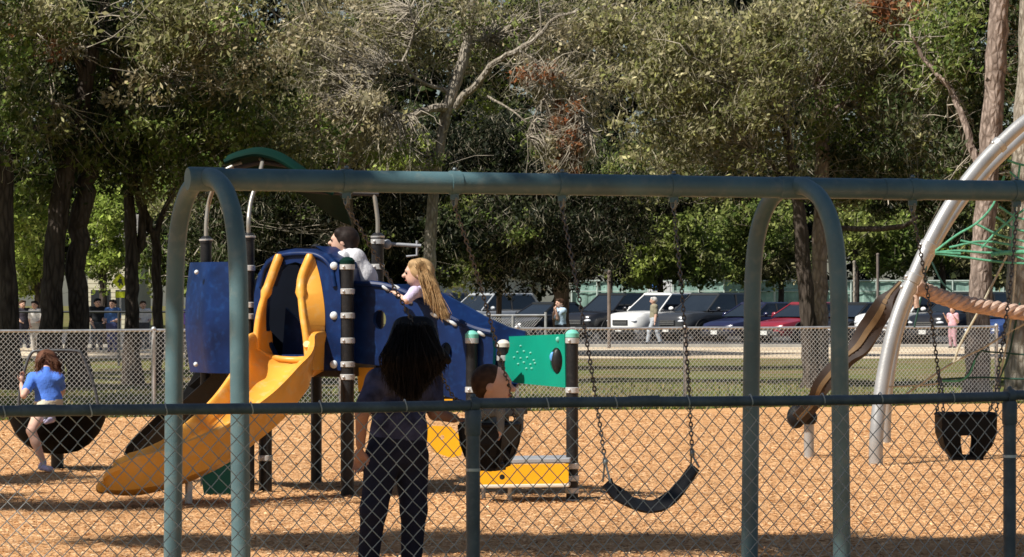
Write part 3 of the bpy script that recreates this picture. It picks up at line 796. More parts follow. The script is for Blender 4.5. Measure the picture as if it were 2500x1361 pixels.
def near_fence():
    a_post = on_line(NEAR0, 1155); a_post2 = on_line(NEAR0, 2465)
    sp = a_post2 - a_post
    root = thing('chain_link_fence', NEAR0 + FU * a_post, 'near dark grey chain-link fence running along the bottom of the view', 'fence', 'chain-link fences')
    zr = 1.22
    posts = [a_post - sp, a_post, a_post2, a_post2 + sp]
    for i, a in enumerate(posts):
        p = NEAR0 + FU * a - FV * 0.0
        po = MB().tube([p + Vector((0,0,-0.05)), p + Vector((0,0,zr - 0.065))], 0.0285, 16).build('post', m_vinyl, root, smooth=True)
        # loop cap: sleeve, eye over the rail
        MB().tube([p + Vector((0,0,zr-0.125)), p + Vector((0,0,zr-0.118)), p + Vector((0,0,zr-0.03)), p + Vector((0,0,zr-0.022))], [0.031, 0.0335, 0.0335, 0.028], 16).build('post_cap', m_vinyl, po, smooth=True)
        MB().tube([p + FU * -0.017 + Vector((0,0,zr)), p + FU * 0.017 + Vector((0,0,zr))], 0.031, 16).build('rail_eye', m_vinyl, po, smooth=True)
        MB().ball(p + Vector((0,0,zr+0.032)), 0.012, 8, 6).build('cap_bolt', m_vinyl, po, smooth=True)
        for z in (0.35, 0.95):
            MB().tube([p + Vector((0,0,z)) , p + Vector((0,0,z+0.012))], 0.031, 14).build('tie_band', m_galv, po, smooth=True)
    for i in range(3):
        a, b = posts[i] , posts[i+1]
        n = 14; pts = []
        for k in range(n+1):
            t = k / n
            pts.append(NEAR0 + FU * lerp(a, b, t) + Vector((0, 0, zr + 0.004 * math.sin(t * 5 + i) - 0.003 * math.sin(math.pi * t))))
        ra = MB().tube(pts, 0.0215, 14).build('top_rail', m_vinyl, root, smooth=True)
        # tie wires twisted round the rail
        for k in range(1, 8):
            q = NEAR0 + FU * lerp(a, b, k / 8 + 0.03 * math.sin(k * 3.1)) + Vector((0, 0, zr))
            ring = [q + FU * (0.004 * math.sin(j)) + (FV * math.cos(j * math.pi / 6) + Vector((0,0,1)) * math.sin(j * math.pi / 6)) * 0.024 for j in range(13)]
            MB().tube(ring, 0.0028, 5).build('tie_wire', m_wire_v, ra, smooth=True)
        # rail splice sleeve
        q = NEAR0 + FU * lerp(a, b, 0.30)
        MB().tube([q + FU * -0.07 + Vector((0,0,zr+0.002)), q + FU * 0.07 + Vector((0,0,zr+0.002))], 0.0235, 14).build('rail_sleeve', m_vinyl, ra, smooth=True)
    link_mesh('wire_mesh', NEAR0, posts[1] - 2.35, posts[2] + 0.45, 0.03, zr - 0.012, 0.0362, 0.0026, m_wire_v, root, 4, back=0.024)
near_fence()

def far_fence():
    root = thing('chain_link_fence', FAR0 + FU * on_line(FAR0, 375), 'far silver chain-link fence across the back of the playground', 'fence', 'chain-link fences')
    zr = 1.22
    a0 = on_line(FAR0, 375); a1 = on_line(FAR0, 1672)
    sp = (a1 - a0) / 3
    posts = [a0 + sp * k for k in range(-1, 6)]
    for a in posts:
        p = FAR0 + FU * a
        po = MB().tube([p + Vector((0,0,-0.08)), p + Vector((0,0,zr + 0.0))], 0.03, 10).build('post', m_galv, root, smooth=True)
        MB().ball(p + Vector((0,0,zr + 0.02)), (0.036, 0.036, 0.034), 8, 6).build('post_cap', m_galv, po, smooth=True)
    for i in range(len(posts) - 1):
        p, q = FAR0 + FU * (posts[i] + 0.0), FAR0 + FU * posts[i+1]
        MB().tube([p + Vector((0,0,zr)), (p + q)/2 + Vector((0,0,zr - 0.006)), q + Vector((0,0,zr))], 0.021, 8).build('top_rail', m_galv, root, smooth=True)
    link_mesh('wire_mesh', FAR0, posts[0], posts[-1], 0.02, zr, 0.0362, 0.0040, m_wire_g, root, 3, back=-0.03)
far_fence()

# ---- low silver fence piece beyond the grass, behind the green play panel
def low_fence():
    s = 84
    y0 = 0.10
    x0, x1 = W(1132, 770, s), W(1332, 766, s)
    root = thing('pipe_fence', Vector((x0.x, x0.y, -0.03)), 'short silver pipe fence panel before the dark parked car', 'fence')
    MB().tube([Vector((x0.x - 2, x0.y, 1.20)), Vector((x1.x, x1.y, 1.21))], 0.03, 8).build('top_rail', m_galv, root, smooth=True)
    for t in (0.0, 0.26, 0.60, 1.0):
        p = x0.lerp(x1, t)
        MB().tube([(p.x, p.y, -0.05), (p.x, p.y, 1.3 if t == 1.0 else 1.2)], 0.035, 8).build('post', m_galv, root, smooth=True)
    MB().tube([Vector((x0.x - 2, x0.y, 0.25)), Vector((x1.x, x1.y, 0.25))], 0.02, 6).build('bottom_rail', m_galv, root, smooth=True)
    mb = MB()
    n = 60
    for k in range(n):
        for sg in (-1, 1):
            xa = lerp(x0.x - 2, x1.x, k / n); xb = xa + sg * 0.9
            if xb < x0.x - 2 or xb > x1.x: continue
            mb.tube([(xa, x0.y, 0.25), (xb, x0.y, 1.2)], 0.004, 3, cap=False)
    o = mb.build('wire_mesh', m_wire_g, root); o['kind'] = 'stuff'
low_fence()

# ---- tall green screened court fence behind the car park
m_green_screen = mat('green_screen', (0.21, 0.34, 0.29), 0.8, 0.3, 1.2, dust=(0.42, 0.50, 0.46), dust_amt=0.6)
m_green_post = mat('pale_green_post', (0.42, 0.50, 0.46), 0.6, 0.1)
def court_fence():
    s = 47
    xs = [1396 + k * 62 for k in range(19)]
    root = thing('court_fence', G(1396, s, 0.08), 'tall green screened court fence behind the parked cars', 'fence')
    top = W(0, 686, s).z
    D = FPX / s
    for i, px in enumerate(xs):
        x = (px - 1250) / s
        MB().tube([(x, D, 0.05), (x, D, top + (0.25 if i % 6 == 0 else 0.04))], 0.045, 8).build('post', m_green_post, root, smooth=True)
        if i < len(xs) - 1:
            x2 = (xs[i+1] - 1250) / s
            MB().tube([(x, D, top), (x2, D, top)], 0.035, 6).build('rail', m_green_post, root, smooth=True)
            MB().tube([(x, D, top - 0.55), (x2, D, top - 0.55)], 0.025, 6).build('rail', m_green_post, root, smooth=True)
            mb = MB(); vs = []; fs = []
            n = 6
            for k in range(n + 1):
                xx = lerp(x + 0.05, x2 - 0.05, k / n); dy = 0.05 * math.sin(k * 1.9 + i)
                vs += [(xx, D + 0.08 + dy, 0.2), (xx, D + 0.08 + dy * 0.3, top - 0.05)]
                vs += [(xx, D + 0.095 + dy, 0.2), (xx, D + 0.095 + dy * 0.3, top - 0.05)]
            for k in range(n):
                a = k * 4
                fs += [(a, a+4, a+5, a+1), (a+2, a+3, a+7, a+6), (a+1, a+5, a+7, a+3)]
            mb.add(vs, fs); mb.build('screen_panel', m_green_screen, root)
court_fence()

# ---- dark guard rail behind the left oaks
m_dark_metal = mat('dark_metal', (0.03, 0.032, 0.035), 0.5, 0.2)
def guard_rail():
    s = 96
    root = thing('guard_rail', G(40, s, -0.03), 'thin dark guard rail crossing behind the left oak trunks', 'railing')
    D = FPX / s; z = W(0, 762, s).z
    MB().tube([((-60-1250)/s, D, z), ((620-1250)/s, D, z)], 0.028, 8).build('rail', m_dark_metal, root, smooth=True)
    for k in range(5):
        x = (-40 + k * 165 - 1250) / s
        MB().tube([(x, D, -0.05), (x, D, z)], 0.035, 8).build('post', m_dark_metal, root, smooth=True)
guard_rail()
# ================================================================== SWINGS
m_teal = mat('teal_painted_steel', (0.072, 0.135, 0.15), 0.42, 0.22, 3.0, bump=0.12, bscale=120, spec=0.5, dust=(0.15, 0.19, 0.18), dust_amt=0.6)
m_chain = mat('chain_steel', (0.10, 0.10, 0.105), 0.45, 0.2, 20, metal=0.6)
m_rubber = mat('black_rubber', (0.008, 0.008, 0.009), 0.55, 0.25, 12, bump=0.2, bscale=70, spec=0.2)
m_clamp = mat('hanger_steel', (0.16, 0.18, 0.18), 0.4, 0.2, 20, metal=0.6)

A1 = W(503, 438, 429); A2 = W(1940, 459, 398.5)
BZ = 2.33
A1.z = BZ; A2.z = BZ
BU = (A2 - A1); BAYL = BU.length; BU = BU.normalized()
A3 = A2 + BU * BAYL
LV = Vector((-0.44, 0.898, 0))            # direction across the frame, away from the camera

def bar_at(px):
    k = (px - 1250.0) / FPX
    a = (k * A1.y - A1.x) / (BU.x - k * BU.y)
    return A1 + BU * a

swing = thing('swing_frame', Vector((A1.x, A1.y, 0)), 'large teal steel swing frame with arched legs and long top bar', 'swing frame')
MB().tube([A1 - BU * 0.02, A2, A3], 0.064, 24).build('top_bar', m_teal, swing, smooth=True)
def arch_leg(A, B, side):
    """one leg of the arch: side -1 = near, +1 = far"""
    d = LV * side
    pts = [A + d * 0.0 + Vector((0,0,0.012)), A + d * (B*0.14) + Vector((0,0,-0.005)), A + d * (B * 0.30) + Vector((0,0,-0.09)), A + d * (B * 0.42) + Vector((0,0,-0.27)), A + d * (B * 0.475) + Vector((0,0,-0.55)), A + d * (B * 0.49) + Vector((0,0,-1.0)), A + d * (B * 0.52) + Vector((0,0,-BZ - 0.1))]
    return MB().tube(smooth_path(pts, 6), 0.053, 20).build('leg', m_teal, swing, smooth=True)
for A in (A1, A2, A3):
    arch_leg(A, 1.06, -1); arch_leg(A, 1.06, 1)
    c = MB().tube([A - BU * 0.11, A - BU * 0.10, A + BU * 0.10, A + BU * 0.11], [0.064, 0.069, 0.069, 0.064], 24).build('bar_collar', m_teal, swing, smooth=True)
# joint sleeve between bays
for A in (A2 + BU * 0.75,):
    MB().tube([A - BU * 0.14, A + BU * 0.14], 0.0675, 24).build('bar_sleeve', m_teal, swing, smooth=True)

def hanger(px):
    """clamp on the bar with a shackle; returns the point the chain hangs from"""
    p = bar_at(px)
    cl = MB()
    cl.tube([p - BU * 0.032, p + BU * 0.032], 0.071, 20)
    cl.box(p + Vector((0, 0, -0.083)), (0.05, 0.05, 0.035))
    o = cl.build('hanger', m_teal, swing, smooth=True)
    MB().tube([p + LV * 0.025 + Vector((0,0,-0.085)), p + LV * 0.022 + Vector((0,0,-0.125)), p + Vector((0,0,-0.14)), p - LV * 0.022 + Vector((0,0,-0.125)), p - LV * 0.025 + Vector((0,0,-0.085))], 0.009, 8).build('shackle', m_clamp, o, smooth=True)
    MB().ball(p + Vector((0.0, 0, 0.078)), 0.014, 8, 6).build('bolt', m_clamp, o, smooth=True)
    return p + Vector((0, 0, -0.14))

def chain(p, q, parent, link=0.034, r=0.0046):
    """real links from p to q with a slight sag"""
    n = max(2, int((q - p).length / (link * 0.78)))
    mb = MB()
    ax = (q - p).normalized()
    side = ax.cross(Vector((0, 1, 0.01))).normalized(); oth = ax.cross(side)
    for i in range(n):
        t = (i + 0.5) / n
        c = p.lerp(q, t) + Vector((0.012, -0.006, 0)) * math.sin(t * math.pi) 
        b = side if i % 2 == 0 else oth
        ring = []
        for k in range(9):
            a = 2 * math.pi * k / 8
            ring.append(c + ax * math.cos(a) * link * 0.5 + b * math.sin(a) * link * 0.30)
        mb.tube(ring, r, 4, cap=False)
    o = mb.build('chain', m_chain, parent, smooth=False); o['kind'] = 'stuff'
    return o

# ---------------- belt swing
def belt_swing():
    h1, h2 = hanger(1372), hanger(1645)
    sA, sB = 411.0, 406.0
    e1, e2 = W(1478, 1130, sA), W(1690, 1108, sB)
    t1, t2 = W(1481, 1178, sA), W(1697, 1140, sB)       # belt ends
    root = thing('belt_swing', Vector((h1.x, h1.y, h1.z)).lerp(h2, 0.5), 'empty black belt swing hanging on chains right of the middle', 'swing')
    chain(h1, e1, root); chain(h2, e2, root)
    mid = [W(1500, 1200, sA), W(1545, 1228, sA), W(1580, 1236, 409), W(1612, 1232, 408), W(1655, 1198, sB)]
    path = smooth_path([t1] + mid + [t2], 6)
    # belt: wide strap, turned a little so its near face shows on the left
    vs = []; fs = []
    n = len(path)
    for i, p in enumerate(path):
        t = i / (n - 1)
        tn = (path[min(i+1, n-1)] - path[max(i-1, 0)]).normalized()
        w = 0.056 + 0.010 * math.sin(math.pi * t)
        tw = lerp(0.95, 0.12, t ** 0.8)
        wd = (LV * math.cos(tw) + Vector((0.05, -0.15, 1)) * math.sin(tw)).normalized()
        wd = (wd - tn * wd.dot(tn)).normalized(); nn = tn.cross(wd).normalized()
        for a, b in ((-1, -1), (1, -1), (1, 1), (-1, 1)):
            vs.append(p + wd * w * a + nn * 0.007 * b)
    for i in range(n - 1):
        for k in range(4):
            k2 = (k + 1) % 4
            fs.append((i*4+k, i*4+k2, (i+1)*4+k2, (i+1)*4+k))
    fs += [(3, 2, 1, 0), tuple((n-1)*4 + k for k in range(4))]
    mb = MB(); mb.add(vs, fs)
    mb.build('belt', m_rubber, root, smooth=True)
    for e, t in ((e1, t1), (e2, t2)):
        MB().tube([t + LV * 0.05, e + LV * 0.012 + Vector((0,0,-0.02)), e + Vector((0,0,0.01)), e - LV * 0.012 + Vector((0,0,-0.02)), t - LV * 0.05], 0.0065, 6).build('triangle_ring', m_clamp, root, smooth=True)
        MB().ball(e, (0.016, 0.016, 0.026), 8, 6).build('shackle', m_clamp, root, smooth=True)
belt_swing()

# ---------------- bucket seats
def bucket(root, c, u, fwd, w=0.39, h=0.31, dp=0.10):
    """full-bucket toddler seat: c = centre of the top rim, u = across, fwd = the way the child faces"""
    up = Vector((0, 0, 1))
    def shell(off, name, hole):
        # front (or rear) shield, curved, with two leg holes cut into the lower edge
        out = []
        N = 10
        hw = w / 2
        left = [(-hw, 0), (-hw * 1.0, -h * 0.42), (-hw * 0.86, -h * 0.70), (-hw * 0.56, -h * 0.97)]
        right = [(-x, y) for x, y in left[::-1]]
        outer = left + [(-hw * 0.20, -h * 1.0), (hw * 0.20, -h * 1.0)] + right
        loops = [outer]
        if hole:
            loops.append([(-hw * 0.30, -h * 0.47), (hw * 0.30, -h * 0.47), (hw * 0.30, -h * 0.62), (hw * 0.20, -h * 0.92), (-hw * 0.20, -h * 0.92), (-hw * 0.30, -h * 0.62)])
        mb = MB()
        mb.plate(loops, lambda a, b: c + u * a + up * b + fwd * (off * (1 - 0.55 * (b / -h) ** 2)), fwd, 0.022)
        mb.build(name, m_rubber, root)
    shell(dp, 'front_shield', True); shell(-dp, 'rear_shield', True)
    for sg in (-1, 1):
        mb = MB()
        hw = w / 2
        vs = []
        prof = [(0, dp*1.1, hw), (-h * 0.42, dp, hw), (-h * 0.70, dp*0.85, hw * 0.86), (-h * 0.97, dp*0.6, hw * 0.56)]
        for z, d, x in prof:
            vs += [c + u * sg * x + up * z + fwd * d, c + u * sg * x + up * z - fwd * d, c + u * sg * (x - 0.02) + up * z - fwd * d, c + u * sg * (x - 0.02) + up * z + fwd * d]
        fs = []
        for i in range(3):
            for k in range(4):
                k2 = (k + 1) % 4
                fs.append((i*4+k, i*4+k2, (i+1)*4+k2, (i+1)*4+k))
        fs += [(3,2,1,0), (12,13,14,15)]
        mb.add(vs, fs); mb.build('side_strap', m_rubber, root)
    mb = MB(); mb.box(c + up * (-h * 0.99), (w * 0.56, 0.14, 0.022), Matrix((u, fwd, up)).transposed())
    mb.build('seat_pan', m_rubber, root)
    rim = []
    for k in range(25):
        a = 2 * math.pi * k / 24
        rim.append(c + u * (w / 2) * max(-1, min(1, 1.25 * math.cos(a))) + fwd * dp * 1.1 * max(-1, min(1, 1.25 * math.sin(a))))
    MB().tube(rim, 0.014, 8, cap=False).build('rim', m_rubber, root, smooth=True)

def right_bucket():
    h1, h2 = hanger(2228), hanger(2482)
    s = 388
    root = thing('bucket_swing', h1.lerp(h2, 0.5), 'empty black toddler bucket swing hanging at the right', 'swing')
    c = W(2358, 1012, s)
    u = (BU + Vector((0.0, -0.30, 0))).normalized()
    fwd = Vector((u.y, -u.x, 0))
    bucket(root, c, u, fwd, 0.35, 0.277)
    e1, e2 = W(2290, 905, s), W(2437, 905, s)
    chain(h1, e1, root); chain(h2, e2, root)
    for e, sg in ((e1, -1), (e2, 1)):
        for q in (-1, 1):
            chain(e, c + u * sg * 0.168 + fwd * 0.10 * q, root, 0.03)
right_bucket()

# ---------------- toddler's bucket swing, pulled towards the woman
TS = 405.0
TC = W(1196, 1036, TS)                      # centre of the rim
T_FWD = Vector((0.93, -0.36, 0)).normalized()       # the toddler faces right, a little towards us
T_U = Vector((T_FWD.y, -T_FWD.x, 0))
def toddler_swing():
    h1, h2 = hanger(846), hanger(1110)
    root = thing('bucket_swing', h1.lerp(h2, 0.5), 'black toddler bucket swing held by the woman with a toddler inside', 'swing')
    bucket(root, TC, T_U, T_FWD, 0.31, 0.27, 0.135)
    e1, e2 = W(1062, 985, 392), W(1222, 880, 392)
    e1 = W(1100, 960, 408); e2 = W(1222, 878, 408)
    chain(h1, e1, root); chain(h2, e2, root)
    for e, pts in ((e1, (TC - T_U * 0.0 - T_FWD * 0.12,)), (e2, (TC + T_FWD * 0.11 - T_U * 0.14,))):
        for q in pts: chain(e, q, root, 0.03)
toddler_swing()
# ================================================================== PLAY STRUCTURE
m_post = mat('black_post', (0.014, 0.014, 0.015), 0.4, 0.3, 8, bump=0.1, spec=0.3, dust=(0.06, 0.055, 0.05), dust_amt=0.3)
m_ring = mat('silver_clamp', (0.55, 0.55, 0.54), 0.4, 0.1, 10, metal=0.35)
m_blue = mat('blue_plastic', (0.0035, 0.017, 0.075), 0.42, 0.4, 3.5, spec=0.22, dust=(0.010, 0.055, 0.20), dust_amt=0.45, bump=0.06, bscale=9)
m_yel = mat('yellow_plastic', (0.74, 0.345, 0.048), 0.4, 0.14, 3.0, spec=0.4, bump=0.08, bscale=14, dust=(0.66, 0.44, 0.20), dust_amt=0.7)
m_yel2 = mat('bright_yellow_panel', (0.88, 0.42, 0.012), 0.4, 0.06, 3.0)
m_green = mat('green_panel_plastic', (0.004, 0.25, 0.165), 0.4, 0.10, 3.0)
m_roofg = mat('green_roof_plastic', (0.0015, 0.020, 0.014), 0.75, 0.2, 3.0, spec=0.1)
m_mint = mat('mint_cap', (0.16, 0.50, 0.40), 0.5, 0.1)
m_white = mat('white_bolt', (0.62, 0.66, 0.68), 0.4, 0.05)
m_cream = mat('cream_cap', (0.62, 0.58, 0.50), 0.5, 0.05)
m_grey = mat('grey_plastic', (0.28, 0.29, 0.31), 0.5, 0.1)
m_pipe = mat('tan_grey_pipe', (0.36, 0.34, 0.30), 0.35, 0.12, 6, metal=0.5)
m_deckm = mat('dark_deck', (0.035, 0.032, 0.032), 0.7, 0.2)
m_brown_d = mat('dark_blue_inside', (0.006, 0.022, 0.09), 0.45, 0.2)

PB = Vector((0.878, -0.478, 0)).normalized()     # along the slide's entry panel (right end is nearer)
PA = Vector((-0.43, -0.90, 0)).normalized()      # out of the panel, towards the camera
P1 = G(848, 293); P2 = G(607, 288); P3 = G(922, 283); P0_ = G(503, 280); PBK = Vector((-1.75, 29.3, 0))
DZ = 1.12
play = thing('play_structure', Vector((-1.9, 28.1, 0)), 'playground tower with blue panels, black posts, green roof and side climber', 'play structure')

def ppost(base, top, rings, cap, r=0.057, pipe=None):
    p = MB().tube([base + Vector((0,0,-0.1)), Vector((base.x, base.y, top))], r, 18).build('post', m_post, play, smooth=True)
    for z in rings:
        q = Vector((base.x, base.y, z))
        MB().tube([q + Vector((0,0,-0.024)), q + Vector((0,0,-0.02)), q + Vector((0,0,0.02)), q + Vector((0,0,0.024))], [r, r + 0.007, r + 0.007, r], 18).build('clamp_ring', m_ring, p, smooth=True)
        MB().ball(q + PA * (r + 0.008), 0.013, 8, 6).build('ring_bolt', m_ring, p, smooth=True)
    t = Vector((base.x, base.y, top))
    if cap is not None:
        MB().lathe(t, [(r + 0.006, -0.02), (r + 0.006, 0.012), (r * 0.7, 0.035), (0.012, 0.043)], 18).build('post_cap', cap, p, smooth=True)
    return p
def zy(py, s): return EYE - (py - 734) / s
ppost(P1, zy(640, 293), [zy(y, 293) for y in (652, 712, 771, 832, 890, 921)], m_roofg)
p2 = ppost(P2, zy(580, 288), [zy(y, 288) for y in (655, 745, 773)], m_post, 0.05)
p3 = ppost(P3, zy(580, 283), [zy(y, 283) for y in (590, 652)], m_post, 0.053)
p0 = ppost(P0_, zy(588, 280), [zy(652, 280)], m_post, 0.05)
ppost(PBK, 2.1, [1.9], m_post, 0.05)
P4 = G(1152, 296); P5 = G(1229, 291); P6 = G(1397, 301)
ppost(P4, zy(820, 296), [zy(y, 296) for y in (832, 952)], m_mint, 0.05)
ppost(P5, zy(842, 291), [zy(875, 291)], m_cream, 0.05)
ppost(P6, zy(818, 301), [zy(y, 301) for y in (832, 953, 1138, 1168, 1198, 1226)], m_mint, 0.05)
PL = G(648, 287)
ppost(PL, 1.0, [0.3], None, 0.057)

# deck
mb = MB()
poly = [P1, P2, P0_, PBK, P3]
mb.add([p + Vector((0,0,DZ)) for p in poly] + [p + Vector((0,0,DZ-0.12)) for p in poly], [(0,1,2,3,4), (9,8,7,6,5)] + [(i, (i+1)%5, 5+(i+1)%5, 5+i) for i in range(5)])
mb.build('deck', m_deckm, play)

# slide entry panel: arched blue sheet with an arched opening
M1 = P2.lerp(P1, 0.5)
PN = Vector((PB.y, -PB.x, 0)); 
if PN.y > 0: PN = -PN
def on_panel(px, py):
    # intersection of the pixel ray with the panel plane through P1 / P2 (real plane, used only to place its outline)
    d = Vector(((px - 1250) / FPX, 1, -(py - 734) / FPX))
    dirp = (P1 - P2).normalized(); n = Vector((dirp.y, -dirp.x, 0))
    o = P1 + n * (0.03 if n.y < 0 else -0.03)
    t = (o.dot(n)) / d.dot(n)
    return d * t + Vector((0, 0, EYE))
dirp = (P1 - P2).normalized(); NP = Vector((dirp.y, -dirp.x, 0))
if NP.y > 0: NP = -NP
outer = [(628, 905), (624, 800), (624, 720), (634, 670), (655, 635), (685, 615), (725, 607), (770, 608), (805, 620), (830, 650), (836, 720), (836, 905)]
inner = [(676, 866), (660, 835), (653, 790), (656, 730), (668, 680), (690, 650), (725, 640), (755, 650), (778, 680), (790, 730), (796, 790), (790, 835), (770, 866)]
MB().plate([outer, inner], on_panel, NP, 0.05).build('entry_panel', m_blue, play)
for y in (650, 771, 890):
    q = on_panel(820, y) + NP * 0.03
    MB().ball(q, (0.034, 0.022, 0.034), 12, 8).build('panel_bolt', m_white, play, smooth=True)
# raised hood band round the opening
band = smooth_path([on_panel(*p) + NP * 0.03 for p in ((640, 700), (652, 655), (684, 628), (728, 620), (778, 624), (810, 650), (822, 700))], 6)
MB().tube(band, 0.022, 10).build('hood_rib', m_blue, play, smooth=True)
# rear blue panel seen through the opening, near-black shade painted into its colour
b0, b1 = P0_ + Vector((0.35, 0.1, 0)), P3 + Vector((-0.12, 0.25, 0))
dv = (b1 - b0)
MB().plate([[(0, DZ), (1, DZ), (1, 1.75), (0.8, 1.95), (0.2, 1.95), (0, 1.75)]], lambda a, z: b0 + dv * a + Vector((0,0,z)), Vector((dv.y, -dv.x, 0)), 0.04).build('rear_panel', mat('shaded_blue_plastic', (0.004, 0.006, 0.012), 0.6, 0.2, 4, spec=0.1), play)
MB().plate([[(665, 752), (690, 775), (752, 868), (752, 890), (655, 890)]], lambda a, b: on_panel(a, b) - NP * 0.22, NP, 0.03).build('sunlit_patch', m_blue, play)  # patch of sunlight on the rear panel, made as a separate blue plate
sv = (P3 - P1)  # side panels added to keep light out of the tower
MB().plate([[(0.06, DZ), (0.94, DZ), (0.94, 1.80), (0.5, 1.92), (0.06, 1.90)]], lambda a, z: P1 + sv * a + Vector((0,0,z)), Vector((sv.y, -sv.x, 0)), 0.04).build('right_shade_panel', m_blue, play)
lv = (P0_ - P2)
MB().plate([[(0.06, DZ), (0.94, DZ), (0.94, 1.97), (0.06, 1.97)]], lambda a, z: P2 + lv * a + Vector((0,0,z)), Vector((lv.y, -lv.x, 0)), 0.03).build('left_shade_panel', m_blue, play)
# moulded hood roof added over the slide entry to keep light out
hv = -NP * 0.32
hp = [on_panel(*q) for q in ((626, 700), (640, 660), (685, 617), (770, 610), (826, 648), (834, 700))]
mbh = MB()
vs_ = [p for p in hp] + [p + hv for p in hp]
vs_ += [p + Vector((0, 0, 0.03)) for p in vs_]
nh = len(hp); fs_ = []
for i_ in range(nh - 1):
    fs_ += [(i_, i_+1, nh+i_+1, nh+i_), (2*nh+i_, 3*nh+i_, 3*nh+i_+1, 2*nh+i_+1)]
mbh.add(vs_, fs_); mbh.build('added_shade_hood', m_blue, play, smooth=True)
# bulging blue side panel on the left
def bulge():
    s = 281
    vs = []; fs = []
    n = 14; nz = 10
    c = P0_.lerp(P2, 0.45)
    half = (P2 - P0_).length * 0.5 + 0.05
    du = (P2 - P0_).normalized(); dn = Vector((-0.85, -0.52, 0)).normalized()
    for layer in (0, 1):
        for j in range(nz + 1):
            tz = j / nz; z = lerp(zy(908, s), zy(642, s), tz)
            for i in range(n + 1):
                a = math.pi * i / n
                bul = 0.30 * (0.8 + 0.2 * math.sin(math.pi * tz)) - 0.02 * layer
                rib = 0.018 * math.cos(a * 6)
                vs.append(c + du * (-math.cos(a) * half * (1 if layer == 0 else 0.96)) + dn * (math.sin(a) * bul + rib * math.sin(a)) + Vector((0, 0, z)))
    m = (n+1) * (nz+1)
    for j in range(nz):
        for i in range(n):
            a = j*(n+1)+i
            fs.append((a, a+1, a+n+2, a+n+1)); fs.append((m+a, m+a+n+1, m+a+n+2, m+a+1))
    for i in range(n):
        fs.append((i, m+i, m+i+1, i+1)); q = nz*(n+1)+i; fs.append((q, q+1, m+q+1, m+q))
    for j in range(nz):
        a = j*(n+1); fs.append((a, a+n+1, m+a+n+1, m+a)); a += n; fs.append((a, m+a, m+a+n+1, a+n+1))
    mb = MB(); mb.add(vs, fs)
    o = mb.build('side_panel', m_blue, play, smooth=True)
    for px, py in ((480, 665), (478, 890)):
        MB().ball(W(px, py, 286.5), 0.02, 8, 6).build('panel_bolt', m_white, play, smooth=True)
bulge()

# roof: curved green sheet on thin bent pipes
def roof():
    s = 283
    ridge = [W(556, 388, s), W(588, 376, s), W(636, 368, s), W(688, 382, s), W(735, 412, s), W(785, 448, s), W(822, 464, s)]
    ridge = smooth_path(ridge, 4)
    back = Vector((0.10, 0.55, -0.22)); frontv = Vector((-0.02, -0.10, -0.015))
    vs = []; fs = []
    n = len(ridge)
    rows = [(frontv, 0), (Vector((0, 0, 0)), 0.03), (back * 0.5, 0.03), (back, -0.05)]
    for dz in (0, -0.03):
        for off, h in rows:
            for p in ridge: vs.append(p + off + Vector((0, 0, h + dz)))
    R = len(rows)
    for L in range(2):
        for j in range(R - 1):
            for i in range(n - 1):
                a = L*R*n + j*n + i
                fs.append((a, a+1, a+n+1, a+n) if L == 0 else (a, a+n, a+n+1, a+1))
    m = R * n
    for i in range(n - 1):
        fs.append((i, m+i, m+i+1, i+1)); q = (R-1)*n+i; fs.append((q, q+1, m+q+1, m+q))
    for j in range(R - 1):
        a = j*n; fs.append((a, a+n, m+a+n, m+a)); a += n-1; fs.append((a, m+a, m+a+n, a+n))
    mb = MB(); mb.add(vs, fs)
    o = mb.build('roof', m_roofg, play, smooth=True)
    # flared rim of the roof
    MB().tube([p + frontv + Vector((0,0,-0.02)) for p in ridge], 0.024, 8).build('roof_rim', m_roofg, o, smooth=True)
    MB().tube([W(572, 412, s), W(640, 396, s), W(716, 407, s)], 0.02, 8).build('roof_beam', m_deckm, o, smooth=True)
    MB().tube([W(720, 462, s), W(800, 470, s), W(925, 474, s)], 0.022, 8).build('roof_beam', m_deckm, o, smooth=True)
roof()
for pts in ([(503, 585, 280), (504, 540, 280), (510, 495, 280), (524, 455, 281), (548, 418, 282), (590, 398, 282)],
            [(607, 578, 288), (607, 535, 288), (613, 490, 287), (627, 445, 286), (640, 400, 284), (636, 388, 283)],
            [(922, 578, 283), (922, 540, 283), (918, 505, 283), (914, 476, 283)]):
    MB().tube(smooth_path([W(*p) for p in pts], 6), 0.0185, 10).build('roof_support', m_pipe, play, smooth=True)
for base, py, s in ((P0_, 585, 280), (P2, 577, 288), (P3, 577, 283)):
    q = Vector((base.x, base.y, zy(py, s)))
    MB().lathe(q, [(0.06, -0.012), (0.062, 0.0), (0.03, 0.012), (0.02, 0.02)], 16).build('support_flange', m_ring, play, smooth=True)
# crank telescope arm on the right rear post
sp = thing('play_telescope', W(945, 597, 282), 'small grey pivoting telescope arm bolted to the rear post of the tower', 'play telescope')
MB().ball(W(945, 597, 282), (0.042, 0.05, 0.042), 12, 8).build('pivot', m_grey, sp, smooth=True)
MB().tube([W(945, 596, 282), W(1028, 601, 282)], 0.016, 10).build('arm', m_grey, sp, smooth=True)
MB().tube([W(1018, 588, 282), W(1018, 624, 282), W(992, 627, 282)], 0.011, 8).build('handle', m_grey, sp, smooth=True)

